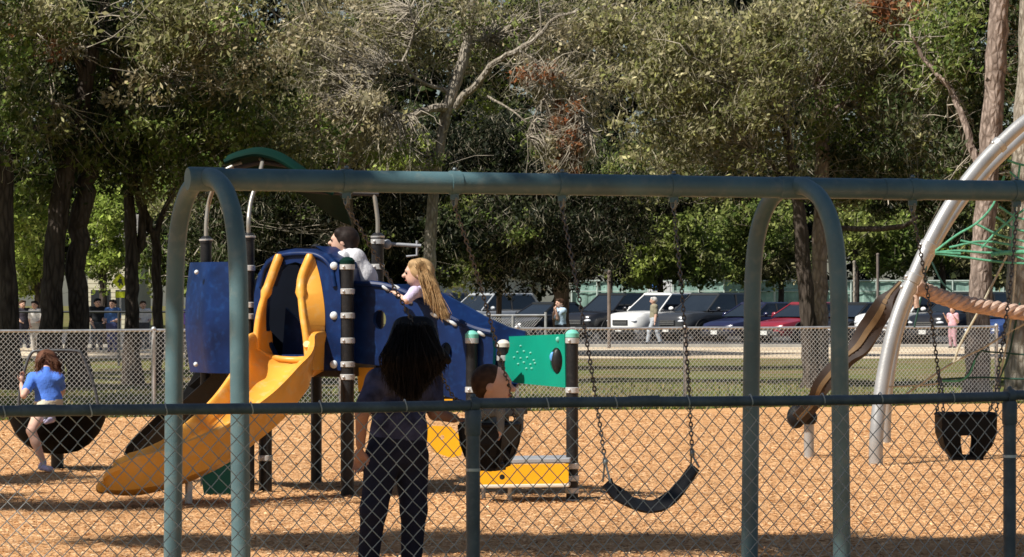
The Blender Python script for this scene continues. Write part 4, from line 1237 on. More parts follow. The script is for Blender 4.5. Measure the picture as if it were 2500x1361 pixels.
# blue climber wall from the tower down to the small posts
CA, CB = G(866, 291), G(1205, 296)
cdir = (CB - CA).normalized(); CN = Vector((cdir.y, -cdir.x, 0))
if CN.y > 0: CN = -CN
def on_climb(px, py):
    d = Vector(((px - 1250) / FPX, 1, -(py - 734) / FPX))
    t = CA.dot(CN) / d.dot(CN)
    return d * t + Vector((0, 0, EYE))
def ell(cx, cy, rx, ry, n=16, rot=0.0):
    return [(cx + rx*math.cos(2*math.pi*k/n)*math.cos(rot) - ry*math.sin(2*math.pi*k/n)*math.sin(rot), cy + rx*math.cos(2*math.pi*k/n)*math.sin(rot) + ry*math.sin(2*math.pi*k/n)*math.cos(rot)) for k in range(n)]
top = [(866, 694), (905, 693), (950, 699), (1000, 718), (1050, 745), (1105, 776), (1160, 801), (1203, 812)]
bot = [(1208, 850), (1205, 905), (1180, 950), (1140, 978), (1090, 968), (1030, 940), (980, 912), (930, 893), (866, 886)]
MB().plate([top + bot, ell(930, 781, 16, 24), ell(1092, 862, 15, 26)], on_climb, CN, 0.06).build('climber_wall', m_blue, play)
MB().tube(smooth_path([on_climb(*p) + CN * 0.03 for p in top], 4), 0.026, 8).build('climber_rim', m_blue, play, smooth=True)
for (px, py) in ((947, 704), (975, 703), (972, 718), (1003, 735), (1065, 770), (1100, 782), (1112, 790), (1180, 815)):  # bits of sunlight along the rim, put in as white ovals
    MB().ball(on_climb(px, py) + CN * 0.045, (0.038, 0.012, 0.016), 10, 6, M=Matrix.Rotation(0.55, 3, 'Y')).build('sun_spot', m_white, play, smooth=True)
# far side wall of the climber and its treads
far_off = -CN * 0.75
MB().plate([[(x, y) for x, y in top + bot]], lambda a, b: on_climb(a, b) + far_off, CN, 0.05).build('climber_wall', m_blue, play)
for i in range(5):
    t = i / 4
    c = on_climb(lerp(885, 1175, t), lerp(880, 1010, t)) + far_off * 0.5
    MB().box(c, (0.26, 0.68, 0.05), Matrix((cdir, CN, Vector((0,0,1)))).transposed()).build('tread', m_deckm, play)
# chain handrail
MB().tube(smooth_path([W(925, 640, 286), W(955, 690, 287), W(1010, 730, 288), W(1100, 785, 290), W(1200, 822, 291)], 6), 0.008, 6).build('hand_rope', m_post, play, smooth=True)

# yellow panels of the low steps behind the woman
YA = G(880, 302)
def at_s(s): return lambda a, b: W(a, b, s)
MB().plate([[(872, 898), (912, 898), (930, 930), (960, 975), (930, 980), (875, 955)], ell(893, 940, 6, 7, 10)], at_s(289), (0, -1, 0), 0.04).build('step_panel', m_yel2, play)
MB().plate([[(1046, 1045), (1058, 1040), (1100, 1042), (1118, 1060), (1132, 1085), (1126, 1112), (1100, 1118), (1062, 1105), (1048, 1080)], ell(1080, 1068, 5, 6, 10)], at_s(300), (0, -1, 0), 0.04).build('step_panel', m_yel2, play)
MB().plate([[(930, 935), (965, 965), (1050, 1042), (1050, 1078), (1040, 1082), (950, 1000), (920, 960)]], at_s(295), (0, -1, 0), 0.04).build('step_panel', m_yel2, play)
MB().plate([[(1085, 975), (1105, 975), (1105, 990), (1085, 990)]], at_s(297), (0, -1, 0), 0.03).build('step_panel', m_yel2, play)

# green activity panel between the two low posts
def on_green(px, py):
    a = P5 + Vector((0, 0, 0)); dg = (P6 - P5).normalized(); n = Vector((dg.y, -dg.x, 0))
    d = Vector(((px - 1250) / FPX, 1, -(py - 734) / FPX)); t = a.dot(n) / d.dot(n)
    return d * t + Vector((0, 0, EYE))
dg = (P6 - P5).normalized(); GN = Vector((dg.y, -dg.x, 0))
if GN.y > 0: GN = -GN
gout = [(1246, 822), (1382, 816), (1384, 947), (1330, 942), (1258, 935), (1236, 915), (1230, 885), (1234, 872), (1244, 862), (1248, 846)]
gp = MB().plate([gout, ell(1362, 882, 15, 33, 20)], on_green, GN, 0.03).build('activity_panel', m_green, play)
for i, (px, py) in enumerate([(1276, 845), (1268, 860), (1284, 858), (1300, 862), (1260, 873), (1276, 875), (1292, 873), (1308, 880), (1284, 885), (1270, 889), (1300, 890), (1311, 887), (1290, 900), (1303, 900)]):
    MB().ball(on_green(px, py) + GN * 0.018, (0.012, 0.006, 0.008), 8, 5).build('raised_dot', m_mint, gp, smooth=True)
q = on_green(1361, 882)
MB().ball(q, (0.05, 0.035, 0.105), 16, 10).build('spinning_disc', m_post, gp, smooth=True)
MB().ball(on_green(1357, 872) + GN * 0.03, (0.026, 0.016, 0.042), 12, 8).build('disc_inset', mat('sky_blue_plastic', (0.10, 0.30, 0.62), 0.35, 0.05), gp, smooth=True)
MB().ball(on_green(1367, 829) + GN * 0.018, (0.02, 0.01, 0.022), 10, 6).build('panel_bolt', m_mint, gp, smooth=True)

# yellow bench at its foot
def bench():
    t = thing('play_bench', G(1290, 302), 'low yellow bench with grey edges between the posts under the green panel', 'bench')
    s = 303; s2 = 297
    a, b = W(1172, 1135, s), W(1388, 1131, s)
    back = Vector((0.05, 0.55, 0))
    def slab(y0, y1, x0, x1, sf, depth, name, m_):
        p = [W(x0, y0, sf), W(x1, y0 - 3, sf), W(x1, y1 - 3, sf), W(x0, y1, sf)]
        mb = MB(); mb.add(p + [q + depth for q in p], [(0,1,2,3), (7,6,5,4), (0,4,5,1), (1,5,6,2), (2,6,7,3), (3,7,4,0)])
        return mb.build(name, m_, t, bevel=0.008)
    slab(1122, 1134, 1168, 1392, 303.0, back, 'seat', m_grey)
    MB().plate([[(1170, 1136), (1388, 1133), (1388, 1180), (1300, 1184), (1170, 1184)], ell(1226, 1165, 7, 7, 10)], at_s(303.5), (0, -1, 0), 0.04).build('front_panel', m_yel2, t)
    slab(1184, 1193, 1168, 1390, 303.8, Vector((0.03, 0.4, 0)), 'bottom_lip', m_cream)
    g = G(1245, 302.5)
    MB().tube([g + Vector((0, 0.1, -0.05)), g + Vector((0, 0.1, 0.14))], 0.018, 10).build('leg', m_ring, t, smooth=True)
    g = G(1180, 300)
    MB().tube([g + Vector((0, 0.25, -0.05)), g + Vector((0, 0.25, 0.14))], 0.018, 10).build('leg', m_ring, t, smooth=True)
bench()

# green lower panel under the slide
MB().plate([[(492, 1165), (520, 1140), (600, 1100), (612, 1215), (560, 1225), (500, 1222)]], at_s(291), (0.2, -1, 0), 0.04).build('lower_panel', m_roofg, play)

# ---------------- yellow curved slide
def slide():
    t = thing('curved_slide', Vector((-2.6, 26.3, 0)), 'yellow moulded plastic slide curving down to the left from the tower', 'slide')
    c0 = on_panel(722, 880); c0.z = DZ
    path = smooth_path([c0 - NP * 0.05, c0 + PA * 0.22 + Vector((0,0,-0.02)), Vector((-1.95, 26.98, 0.93)), Vector((-2.14, 26.58, 0.66)), Vector((-2.44, 26.24, 0.42)), Vector((-2.77, 26.06, 0.27)), Vector((-3.10, 25.97, 0.20)), Vector((-3.22, 25.96, 0.19))], 7)
    n = len(path)
    # cross-section: (side, up) round an open U with thick rolled rims
    def section(h, w):
        th = 0.035
        o = []
        inn = [(-w, h), (-w * 0.97, h * 0.55), (-w * 0.80, 0.06), (-w * 0.45, 0.0), (0, -0.012), (w * 0.45, 0.0), (w * 0.80, 0.06), (w * 0.97, h * 0.55), (w, h)]
        rim_r = [(w + 0.02, h + 0.022), (w + 0.055, h + 0.015), (w + 0.062, h - 0.02)]
        rim_l = [(-x, y) for x, y in rim_r[::-1]]
        outb = [(w + th, h * 0.5), (w * 0.92 + th, -0.06), (w * 0.6, -0.12), (0, -0.13), (-w * 0.6, -0.12), (-w * 0.92 - th, -0.06), (-w - th, h * 0.5)]
        return inn + rim_r + outb + rim_l
    vs = []; fs = []
    m = len(section(0.2, 0.25))
    for i, p in enumerate(path):
        u = i / (n - 1)
        tn = (path[min(i+1, n-1)] - path[max(i-1, 0)]).normalized()
        sd = Vector((tn.y, -tn.x, 0)).normalized()          # to the rider's right (image left)
        up = sd.cross(tn).normalized()
        h = lerp(0.25, 0.17, min(1, u * 1.1)); 
        q = 1.0
        if u > 0.80: h = lerp(0.17, 0.035, ((u - 0.80) / 0.20) ** 1.3); q = lerp(1.0, 0.45, (u - 0.80) / 0.20)
        w = lerp(0.26, 0.215, min(1, u * 2))
        for a, b in section(h, w): vs.append(p + sd * a + up * (b if b > -0.02 else b * q))
    for i in range(n - 1):
        for k in range(m):
            k2 = (k + 1) % m
            fs.append((i*m+k, i*m+k2, (i+1)*m+k2, (i+1)*m+k))
    # close both ends
    L = 9
    for base in (0, (n-1)*m):
        fs.append(tuple(base + k for k in range(m)))
    mb = MB(); mb.add(vs, fs)
    ch = mb.build('chute', m_yel, t, smooth=True)
    # rounded exit lip
    e = path[-1]; tn = (path[-1] - path[-3]).normalized(); sd = Vector((tn.y, -tn.x, 0)).normalized()
    MB().tube([e + sd * a + tn * (0.02 * (1 - (a / 0.26) ** 4)) + Vector((0, 0, z)) for a, z in ((-0.262, 0.005), (-0.25, -0.012), (-0.12, -0.028), (0.0, -0.032), (0.12, -0.028), (0.25, -0.012), (0.262, 0.005))], [0.02, 0.042, 0.048, 0.048, 0.048, 0.042, 0.02], 12).build('exit_lip', m_yel, ch, smooth=True)
    # moulded lug with a bolt hole on the near wall, twice
    for (px, py, s) in ((512, 1130, 307), (607, 1068, 302)):
        q = W(px, py, s)
        lug = MB().ball(q, (0.045, 0.03, 0.045), 12, 8).build('lug', m_yel, t, smooth=True)
        MB().ball(q + Vector((0.0, -0.028, -0.008)), (0.014, 0.01, 0.016), 8, 6).build('lug_bolt', m_post, lug, smooth=True)
    # side wings of the entry hood: rims start high and run down into the chute walls
    sdw = dirp
    for sg, offs in ((-1, (0.14, 0.19, 0.245, 0.26, 0.26)), (1, (0.17, 0.12, 0.17, 0.23, 0.27))):
        rim = []; back = []
        zz = (2.00, 1.80, 1.56, 1.34, 1.06); aa = (0.05, 0.11, 0.18, 0.22, 0.24)
        bo = (0.19, 0.25, 0.29, 0.29, 0.28)
        for z, a, o, b_ in zip(zz, aa, offs, bo):
            rim.append(c0 + sdw * sg * o + PA * a + Vector((0, 0, z - DZ)))
            back.append(c0 + sdw * sg * b_ + NP * 0.03 + Vector((0, 0, z - DZ)))
        rim = smooth_path(rim, 5); back = smooth_path(back, 5)
        vs = []; fs = []
        th = sdw * 0.016
        for a, b in zip(rim, back): vs += [a - th, b - th, b + th, a + th]
        for i in range(len(rim) - 1):
            for k in range(4):
                k2 = (k + 1) % 4
                fs.append((i*4+k, i*4+k2, (i+1)*4+k2, (i+1)*4+k))
        fs += [(0,1,2,3), tuple((len(rim)-1)*4 + k for k in (3,2,1,0))]
        mb = MB(); mb.add(vs, fs)
        wg = mb.build('hood_wing', m_yel, t, smooth=True)
        rr = [0.040 if i < 7 else (0.048 if i == 7 else 0.030) for i in range(len(rim))]
        MB().tube([rim[0] + Vector((0,0,0.03))] + rim, [0.026] + rr, 12).build('wing_rim', m_yel, wg, smooth=True)
    # entry lip bar across the bottom of the opening
    lip = smooth_path([c0 + sdw * -0.28 + PA * 0.30 + Vector((0,0,0.16)), c0 + sdw * -0.22 + PA * 0.12 + Vector((0,0,0.05)), c0 + PA * 0.03 + Vector((0,0,0.02)), c0 + sdw * 0.22 + PA * 0.10 + Vector((0,0,0.05)), c0 + sdw * 0.28 + PA * 0.3 + Vector((0,0,0.16))], 6)
    MB().tube(lip, 0.03, 10).build('entry_lip', m_yel, t, smooth=True)
    # support foot
    f = path[int(n*0.62)]
    MB().tube([(f.x, f.y, -0.05), (f.x, f.y, f.z - 0.05)], 0.03, 10).build('support_leg', m_ring, t, smooth=True)
slide()

# ---------------- second, black slide behind it
def black_slide():
    t = thing('straight_slide', G(430, 275), 'black straight slide running down behind the yellow slide', 'slide')
    a = W(560, 930, 281); b = W(350, 1112, 273); e = W(322, 1122, 272.5)
    path = [a, a.lerp(b, 0.5) + Vector((0, 0, -0.01)), b, e]
    tn = (b - a).normalized(); sd = Vector((0.25, -0.97, 0)).normalized()
    up = sd.cross(tn); up = up if up.z > 0 else -up
    w = 0.23; h = 0.26; th = 0.03
    sec = [(-w, h), (-w, 0), (w, 0), (w, h), (w + th, h), (w + th, -th), (-w - th, -th), (-w - th, h)]
    vs = []; fs = []
    for i, p in enumerate(path):
        hs = 1.0 if i < 2 else (0.8 if i == 2 else 0.3)
        for x, y in sec: vs.append(p + sd * x + up * (y * (hs if y > 0 else 1)))
    m = len(sec)
    for i in range(len(path) - 1):
        for k in range(m):
            k2 = (k + 1) % m
            fs.append((i*m+k, i*m+k2, (i+1)*m+k2, (i+1)*m+k))
    fs += [tuple(range(m)), tuple((len(path)-1)*m + k for k in range(m))]
    mb = MB(); mb.add(vs, fs); mb.build('chute', m_rubber, t)
    MB().tube([(b.x, b.y, -0.05), (b.x, b.y, b.z)], 0.03, 8).build('support_leg', m_post, t, smooth=True)
    # solid skirt below the chute top
    MB().plate([[(478, 905), (560, 900), (560, 1060), (430, 1060), (400, 1045)]], at_s(277), (0.2, -1, 0), 0.03).build('side_skirt', m_rubber, t)
black_slide()

# ---------------- spinner with bowl seat
def spinner():
    c = G(140, 254)
    t = thing('bowl_spinner', c, 'black bowl-shaped spinner seat on a short post with a pipe handle loop', 'playground spinner')
    MB().tube([c + Vector((0,0,-0.1)), c + Vector((0,0,0.22))], 0.062, 16).build('post', m_post, t, smooth=True)
    prof = [(0.10, 0.17), (0.20, 0.19), (0.31, 0.26), (0.40, 0.36), (0.455, 0.48), (0.47, 0.535), (0.485, 0.55), (0.475, 0.565), (0.45, 0.555), (0.43, 0.48), (0.36, 0.37), (0.27, 0.29), (0.12, 0.24)]
    MB().lathe(c, prof, 36).build('bowl', mat('matt_black_plastic', (0.0045, 0.0045, 0.005), 0.7, 0.2, 8, spec=0.04), t, smooth=True)
    s = 254
    pts = [W(45, 1015, s), W(48, 960, s), W(60, 905, s), W(76, 864, s), W(95, 857, s), W(140, 856, s), W(188, 858, s), W(200, 868, s), W(222, 920, s), W(236, 970, s), W(240, 1015, s)]
    MB().tube(smooth_path(pts, 5), 0.0155, 10).build('handle_loop', mat('dark_grey_pipe', (0.09, 0.092, 0.095), 0.4, 0.15, 6, metal=0.3), t, smooth=True)
spinner()
# ================================================================== ROPE CLIMBER at the right
m_arch = mat('silver_arch_tube', (0.42, 0.42, 0.41), 0.38, 0.12, 4, metal=0.5, bump=0.08, dust=(0.36, 0.35, 0.33), dust_amt=0.4)
m_rope_g = mat('green_rope', (0.10, 0.34, 0.21), 0.9, 0.25, 30, bump=0.4, bscale=200)
m_rope_t = mat('tan_rope', (0.44, 0.40, 0.29), 0.9, 0.2, 30, bump=0.4, bscale=200)
m_rope_d = mat('dark_green_rope', (0.02, 0.06, 0.045), 0.9, 0.25, 30)
m_rope_p = mat('pink_brown_rope', (0.50, 0.35, 0.27), 0.9, 0.25, 18, bump=0.5, bscale=120)
m_plank = mat('brown_rubber_plank', (0.028, 0.018, 0.014), 0.6, 0.3, 6)
m_plank_t = mat('tan_plank_stripe', (0.13, 0.08, 0.036), 0.7, 0.2, 8)

net = thing('rope_climber', G(2138, 244.5), 'silver arched rope climber with green net at the right edge', 'rope climber')
arch = [(2138, 1137, 244.5), (2140, 1060, 244.5), (2150, 960, 244), (2168, 860, 243.5), (2192, 770, 243), (2228, 682, 242.5), (2268, 595, 242), (2318, 505, 241), (2375, 425, 240), (2440, 354, 239), (2520, 285, 238), (2640, 215, 236), (2800, 165, 234), (3000, 150, 232)]
A = smooth_path([W(*p) for p in arch], 5)
A[0].z = -0.08
MB().tube(A, 0.071, 20).build('arch_tube', m_arch, net, smooth=True)
arch2 = [(2160, 1088, 214), (2161, 1020, 214), (2168, 930, 214), (2186, 830, 213.5), (2210, 750, 213), (2244, 668, 212.5), (2288, 582, 212), (2340, 500, 211), (2400, 425, 210), (2468, 358, 209), (2550, 292, 208), (2700, 225, 206), (2850, 200, 205)]
A2_ = smooth_path([W(*p) for p in arch2], 5)
A2_[0].z = -0.08
MB().tube(A2_, 0.071, 16).build('arch_tube', m_arch, net, smooth=True)
def clamp_at(px, py, s, tdir, r=0.085, w=0.05):
    c = W(px, py, s); t = Vector(tdir).normalized()
    o = MB().tube([c - t * w, c - t * (w - 0.008), c + t * (w - 0.008), c + t * w], [0.072, r, r, 0.072], 18).build('clamp', m_arch, net, smooth=True)
    MB().ball(c + Vector((-0.8, -0.5, 0.2)).normalized() * 0.088, 0.02, 8, 6).build('clamp_bolt', m_galv, o, smooth=True)
clamp_at(2440, 354, 239, (0.72, 0.05, 0.69), w=0.035)
clamp_at(2264, 603, 242, (0.42, 0.05, 0.9))
clamp_at(2229, 680, 242.5, (0.40, 0.05, 0.9))
clamp_at(2218, 705, 242.5, (0.38, 0.05, 0.9), w=0.04)

def rope(pts, r, m_, name='rope', s=238, sag=0.0):
    P = [W(p[0], p[1], p[2] if len(p) > 2 else s) for p in pts]
    return MB().tube(smooth_path(P, 5), r, 7).build(name, m_, net, smooth=True)
# upper green net
for pts in ([(2283, 617), (2340, 613), (2420, 618), (2520, 612), (2700, 600)],
            [(2283, 620), (2350, 628), (2440, 640), (2560, 646), (2720, 640)],
            [(2283, 614), (2335, 575), (2385, 545), (2425, 500), (2452, 430)],
            [(2318, 605), (2400, 590), (2500, 606), (2620, 640)],
            [(2345, 588), (2420, 606), (2500, 634)],
            [(2396, 606), (2430, 570), (2470, 535), (2510, 505), (2600, 440)],
            [(2440, 505), (2480, 530), (2520, 540), (2620, 560)],
            [(2432, 530), (2480, 560), (2540, 570), (2640, 590)],
            [(2385, 548), (2440, 575), (2500, 590), (2600, 615)],
            [(2460, 392), (2490, 402), (2530, 408), (2640, 420)],
            [(2465, 420), (2500, 450), (2560, 500)],
            [(2490, 402), (2482, 470), (2474, 560), (2470, 620)],
            [(2520, 410), (2516, 500), (2510, 620)]):
    rope(pts, 0.0125, m_rope_g)
rope([(2283, 617), (2310, 618), (2345, 620)], 0.017, m_rope_g)
rope([(2420, 622), (2480, 616), (2560, 618), (2700, 612)], 0.024, m_rope_g)
# lower net lines
rope([(2205, 968), (2260, 930), (2330, 884), (2400, 850), (2470, 808), (2600, 740)], 0.011, m_rope_t)
rope([(2328, 886), (2345, 840), (2385, 768), (2420, 700), (2458, 625)], 0.012, m_rope_t)
rope([(2480, 630), (2476, 700), (2465, 800), (2440, 925)], 0.010, m_rope_t)
rope([(2170, 945), (2225, 942), (2280, 938), (2300, 931)], 0.009, m_rope_t)
rope([(2298, 930), (2340, 930), (2365, 915), (2380, 880)], 0.012, m_rope_g)
rope([(2290, 927), (2400, 922), (2500, 926), (2650, 920)], 0.011, m_rope_d)
rope([(2440, 925), (2462, 870), (2475, 810), (2490, 740)], 0.011, m_rope_d)
rope([(2362, 920), (2390, 862), (2420, 860), (2520, 868)], 0.009, m_rope_d)
rope([(2470, 865), (2520, 866), (2640, 862)], 0.009, m_rope_d)
rope([(2262, 650), (2250, 720), (2232, 800)], 0.010, m_rope_d)
rope([(2275, 640), (2300, 690), (2325, 712)], 0.010, m_rope_d)
rope([(2245, 712), (2290, 715), (2330, 716)], 0.010, m_rope_d)

# heavy twisted rope
def big_rope():
    t = thing('twisted_rope', W(2240, 705, 242), 'thick pink-brown twisted climbing rope sagging right from the arch', 'rope')
    path = smooth_path([W(2246, 702, 241), W(2290, 722, 240.5), W(2350, 740, 240), W(2420, 752, 239), W(2500, 764, 238), W(2620, 772, 236), W(2760, 760, 234)], 14)
    n = 4
    for k in range(n):
        pts = []
        for i, p in enumerate(path):
            tn = (path[min(i+1, len(path)-1)] - path[max(i-1, 0)]).normalized()
            u = tn.cross(Vector((0, 1, 0))).normalized(); v = tn.cross(u)
            a = 2 * math.pi * k / n - i * 0.42
            R = 0.043 if i > 10 else 0.028 + 0.0015 * i
            pts.append(p + (u * math.cos(a) + v * math.sin(a)) * R)
        MB().tube(pts, 0.041, 8).build('strand', m_rope_p, t, smooth=True)
    MB().ball(W(2243, 702, 241), (0.07, 0.07, 0.10), 12, 8).build('rope_end', m_rope_p, t, smooth=True)
    MB().tube([W(2240, 700, 241), W(2236, 740, 241), W(2238, 752, 241)], 0.03, 8).build('tail', m_rope_p, t, smooth=True)
big_rope()

# bent plank ramp leaning from the arch to a short post
def plank():
    t = thing('plank_ramp', G(1975, 235.5), 'dark brown bent plank ramp with tan stripe leaning against the silver arch', 'climbing ramp')
    path = smooth_path([W(2205, 693, 241), W(2165, 738, 241), W(2125, 800, 240), W(2095, 850, 239.5), W(2050, 895, 239), W(2005, 945, 238), W(1985, 985, 237), W(1950, 1022, 236)], 6)
    n = len(path)
    def ribbon(w0, th, lift, name, m_, parent, dz=0):
        vs = []; fs = []
        for i, p in enumerate(path):
            u = i / (n - 1)
            tn = (path[min(i+1, n-1)] - path[max(i-1, 0)]).normalized()
            tw = 0.75 + 0.08 * math.sin(u * 6)
            wd = Vector((0.25, -0.75, 0.0)) * math.cos(tw) + Vector((0.6, 0.2, 0.6)) * math.sin(tw)
            wd = (wd - tn * wd.dot(tn)).normalized(); nn = wd.cross(tn).normalized()
            if nn.y > 0: nn = -nn
            w = w0 * (0.65 + 0.35 * math.sin(math.pi * min(1, u * 1.15 + 0.08)))
            for a, b in ((-1, -1), (1, -1), (1, 1), (-1, 1)):
                vs.append(p + wd * w * a + nn * (th * b + lift))
        for i in range(n - 1):
            for k in range(4):
                k2 = (k+1) % 4
                fs.append((i*4+k, i*4+k2, (i+1)*4+k2, (i+1)*4+k))
        fs += [(0,1,2,3), tuple((n-1)*4+k for k in (3,2,1,0))]
        mb = MB(); mb.add(vs, fs)
        return mb.build(name, m_, parent, smooth=True)
    b = ribbon(0.118, 0.025, 0.0, 'plank', m_plank, t)
    ribbon(0.03, 0.008, 0.03, 'stripe', m_plank_t, b)
    g = G(1975, 235.5)
    MB().tube([g + Vector((0,0,-0.08)), Vector((g.x, g.y, zy(1035, 235.5)))], 0.053, 14).build('post', m_arch, t, smooth=True)
    MB().ball(Vector((g.x, g.y, zy(1020, 235.5))), 0.088, 16, 12).build('ball_cap', m_rubber, t, smooth=True)
    q = W(1944, 1018, 233)
    MB().ball(q, (0.10, 0.09, 0.125), 14, 10).build('end_bumper', m_rubber, t, smooth=True)
plank()
# ================================================================== CARS and car-park things
m_glass = mat('car_glass', (0.015, 0.02, 0.026), 0.06, 0.1, 2, spec=0.8)
m_tyre = mat('tyre', (0.018, 0.018, 0.018), 0.8, 0.1)
m_rim = mat('alloy_rim', (0.42, 0.43, 0.44), 0.35, 0.1, metal=0.6)
m_lamp = mat('headlamp', (0.62, 0.64, 0.66), 0.15, 0.1, spec=0.8)
m_trim = mat('car_trim', (0.02, 0.02, 0.022), 0.5, 0.1)
m_chrome = mat('chrome', (0.6, 0.6, 0.6), 0.2, 0.05, metal=0.9)
m_plate = mat('number_plate', (0.62, 0.62, 0.58), 0.5, 0.05)
def paint(name, c): return mat(name, c, 0.28, 0.06, 2, spec=0.5, coat=0.6)
m_p_white = paint('white_paint_car', (0.72, 0.72, 0.70)); m_p_black = paint('black_paint_car', (0.012, 0.012, 0.014)); m_p_navy = paint('navy_paint_car', (0.014, 0.016, 0.05))
m_p_red = paint('red_paint_car', (0.22, 0.018, 0.03)); m_p_silver = paint('silver_paint_car', (0.40, 0.42, 0.44)); m_p_grey = paint('dark_grey_paint_car', (0.035, 0.037, 0.04)); m_p_blue = paint('blue_paint_car', (0.03, 0.06, 0.18))

def car(label, front_px, s, kind, pm, alpha=43, group='cars parked in the car park'):
    """front_px: pixel column of the front bumper centre; local x runs from the nose backwards"""
    z0 = 0.10
    nose = G(front_px, s, z0)
    rz = math.radians(alpha)          # nose points to the left and towards the camera
    t = thing('parked_car', nose, label, 'car', group, rz=rz)
    if kind == 'suv':
        L, Wd, H, hood, belt, zb = 4.95, 0.97, 1.84, 1.10, 1.14, 0.30
        st = [(0.0, 0.62, 0.86), (0.12, 0.80, 1.00), (0.5, 0.93, hood - 0.02), (1.35, 0.97, hood + 0.03), (1.5, 0.97, belt), (4.4, 0.97, belt + 0.03), (4.8, 0.93, belt), (4.95, 0.86, belt - 0.1)]
        gh = [(1.30, 0.84, 0), (2.15, 0.70, 1), (4.35, 0.68, 1), (4.85, 0.80, 0)]
        wheels = (0.95, 3.95); wr = 0.38
    elif kind == 'truck':
        L, Wd, H, hood, belt, zb = 5.7, 1.0, 1.92, 1.20, 1.22, 0.38
        st = [(0.0, 0.75, 1.0), (0.1, 0.9, 1.12), (0.5, 0.98, hood), (1.5, 1.0, hood + 0.03), (1.6, 1.0, belt), (3.9, 1.0, belt), (4.0, 1.0, belt + 0.02), (5.6, 0.98, belt), (5.7, 0.95, belt - 0.06)]
        gh = [(1.45, 0.86, 0), (2.2, 0.74, 1), (3.55, 0.74, 1), (3.8, 0.84, 0)]
        wheels = (1.0, 4.5); wr = 0.42
    else:
        L, Wd, H, hood, belt, zb = 4.75, 0.92, 1.48, 0.86, 0.94, 0.22
        st = [(0.0, 0.58, 0.60), (0.12, 0.76, 0.70), (0.55, 0.88, hood - 0.08), (1.35, 0.92, hood + 0.03), (1.5, 0.92, belt), (3.8, 0.92, belt + 0.04), (4.5, 0.86, belt + 0.02), (4.75, 0.74, belt - 0.16)]
        gh = [(1.25, 0.78, 0), (2.15, 0.60, 1), (3.35, 0.60, 1), (4.15, 0.74, 0)]
        wheels = (0.92, 3.75); wr = 0.33
    # lower body loft
    vs = []; fs = []; m = 0
    for x, w, zt in st:
        zm = lerp(zb, zt, 0.45)
        half = [(0.0, zb), (w * 0.90, zb), (w * 0.985, zb + 0.14), (w * 1.0, zm), (w * 0.985, zt - 0.14), (w * 0.93, zt - 0.035), (w * 0.62, zt + 0.008), (0.0, zt + 0.022)]
        ring = half + [(-y, z) for y, z in half[-2:0:-1]]
        m = len(ring)
        vs += [(x, y, z) for y, z in ring]
    for i in range(len(st) - 1):
        for k in range(m):
            k2 = (k+1) % m
            fs.append((i*m+k, i*m+k2, (i+1)*m+k2, (i+1)*m+k))
    fs += [tuple(range(m)), tuple((len(st)-1)*m + k for k in range(m))]
    mb = MB(); mb.add(vs, fs); body = mb.build('body', pm, t, smooth=True)
    # glass-house loft
    vs = []; fs = []
    zr = H - 0.06
    for x, w, lvl in gh:
        z = belt + 0.005 if lvl == 0 else zr
        vs += [(x, -w, z), (x, w, z)]
    # four base corners + four roof corners: 0,1 front base; 2,3 front roof; 4,5 rear roof; 6,7 rear base
    fs = [(0,1,3,2), (2,3,5,4), (4,5,7,6), (0,2,4,6), (1,7,5,3), (0,6,7,1)]
    mb = MB(); mb.add(vs, fs); gl = mb.build('windows', m_glass, t)
    # roof slab and pillars
    xf, xr = gh[1][0], gh[2][0]; wf, wr_ = gh[1][1], gh[2][1]
    mb = MB()
    rv = []
    for zz, k in ((zr - 0.03, 1.0), (zr + 0.03, 0.985), (zr + 0.06, 0.86)):
        rv += [(xf - 0.06 * k, -wf * 1.03 * k, zz), (xf - 0.06 * k, wf * 1.03 * k, zz), (xr + 0.08 * k, wr_ * 1.03 * k, zz), (xr + 0.08 * k, -wr_ * 1.03 * k, zz)]
    rf = [(0,1,2,3), (8,11,10,9)]
    for l in (0, 4):
        for k in range(4):
            k2 = (k+1) % 4; rf.append((l+k, l+4+k, l+4+k2, l+k2))
    mb.add(rv, rf); mb.build('roof', pm, t, smooth=True)
    for sg in (-1, 1):
        MB().tube([(gh[0][0], sg * gh[0][1], belt), (xf, sg * wf, zr)], 0.035, 6).build('pillar', pm, t)
        MB().tube([(gh[3][0], sg * gh[3][1], belt), (xr, sg * wr_, zr)], 0.05, 6).build('pillar', pm, t)
        xm = lerp(gh[0][0], gh[3][0], 0.50); MB().tube([(xm, sg * 0.5 * (gh[0][1] + gh[3][1]) * 1.015, belt), (xm + 0.02, sg * wf * 1.02, zr)], 0.035, 6).build('pillar', m_trim, t)
        MB().ball((gh[0][0] + 0.42, sg * (Wd + 0.09), belt + 0.09), (0.07, 0.12, 0.08), 10, 6).build('wing_mirror', pm, t, smooth=True)
        # lamps
        zl = st[0][2] - 0.10
        MB().ball((0.10, sg * (st[0][1] * 0.98), zl), (0.12, 0.17, 0.07), 12, 8).build('headlight', m_lamp, t, smooth=True)
        MB().tube([(gh[0][0] + 0.1, sg * (gh[0][1] + 0.045), belt + 0.012), (gh[3][0] - 0.1, sg * (gh[3][1] + 0.05), belt + 0.03)], 0.013, 5).build('window_trim', m_chrome, t)
    g = MB(); g.box((-0.012, 0, st[0][2] - 0.16), (0.05, st[0][1] * 1.25, 0.20)); gr = g.build('grille', m_trim, t, bevel=0.01)
    for k in range(3):
        MB().box((-0.042, 0, st[0][2] - 0.22 + k * 0.06), (0.02, st[0][1] * 1.15, 0.018)).build('grille_bar', m_chrome, gr)
    MB().box((-0.03, 0, zb + 0.10), (0.14, st[1][1] * 1.75, 0.17)).build('bumper', m_trim, t, bevel=0.04)
    MB().box((-0.112, 0, zb + 0.13), (0.015, 0.31, 0.15)).build('number_plate', m_plate, t)
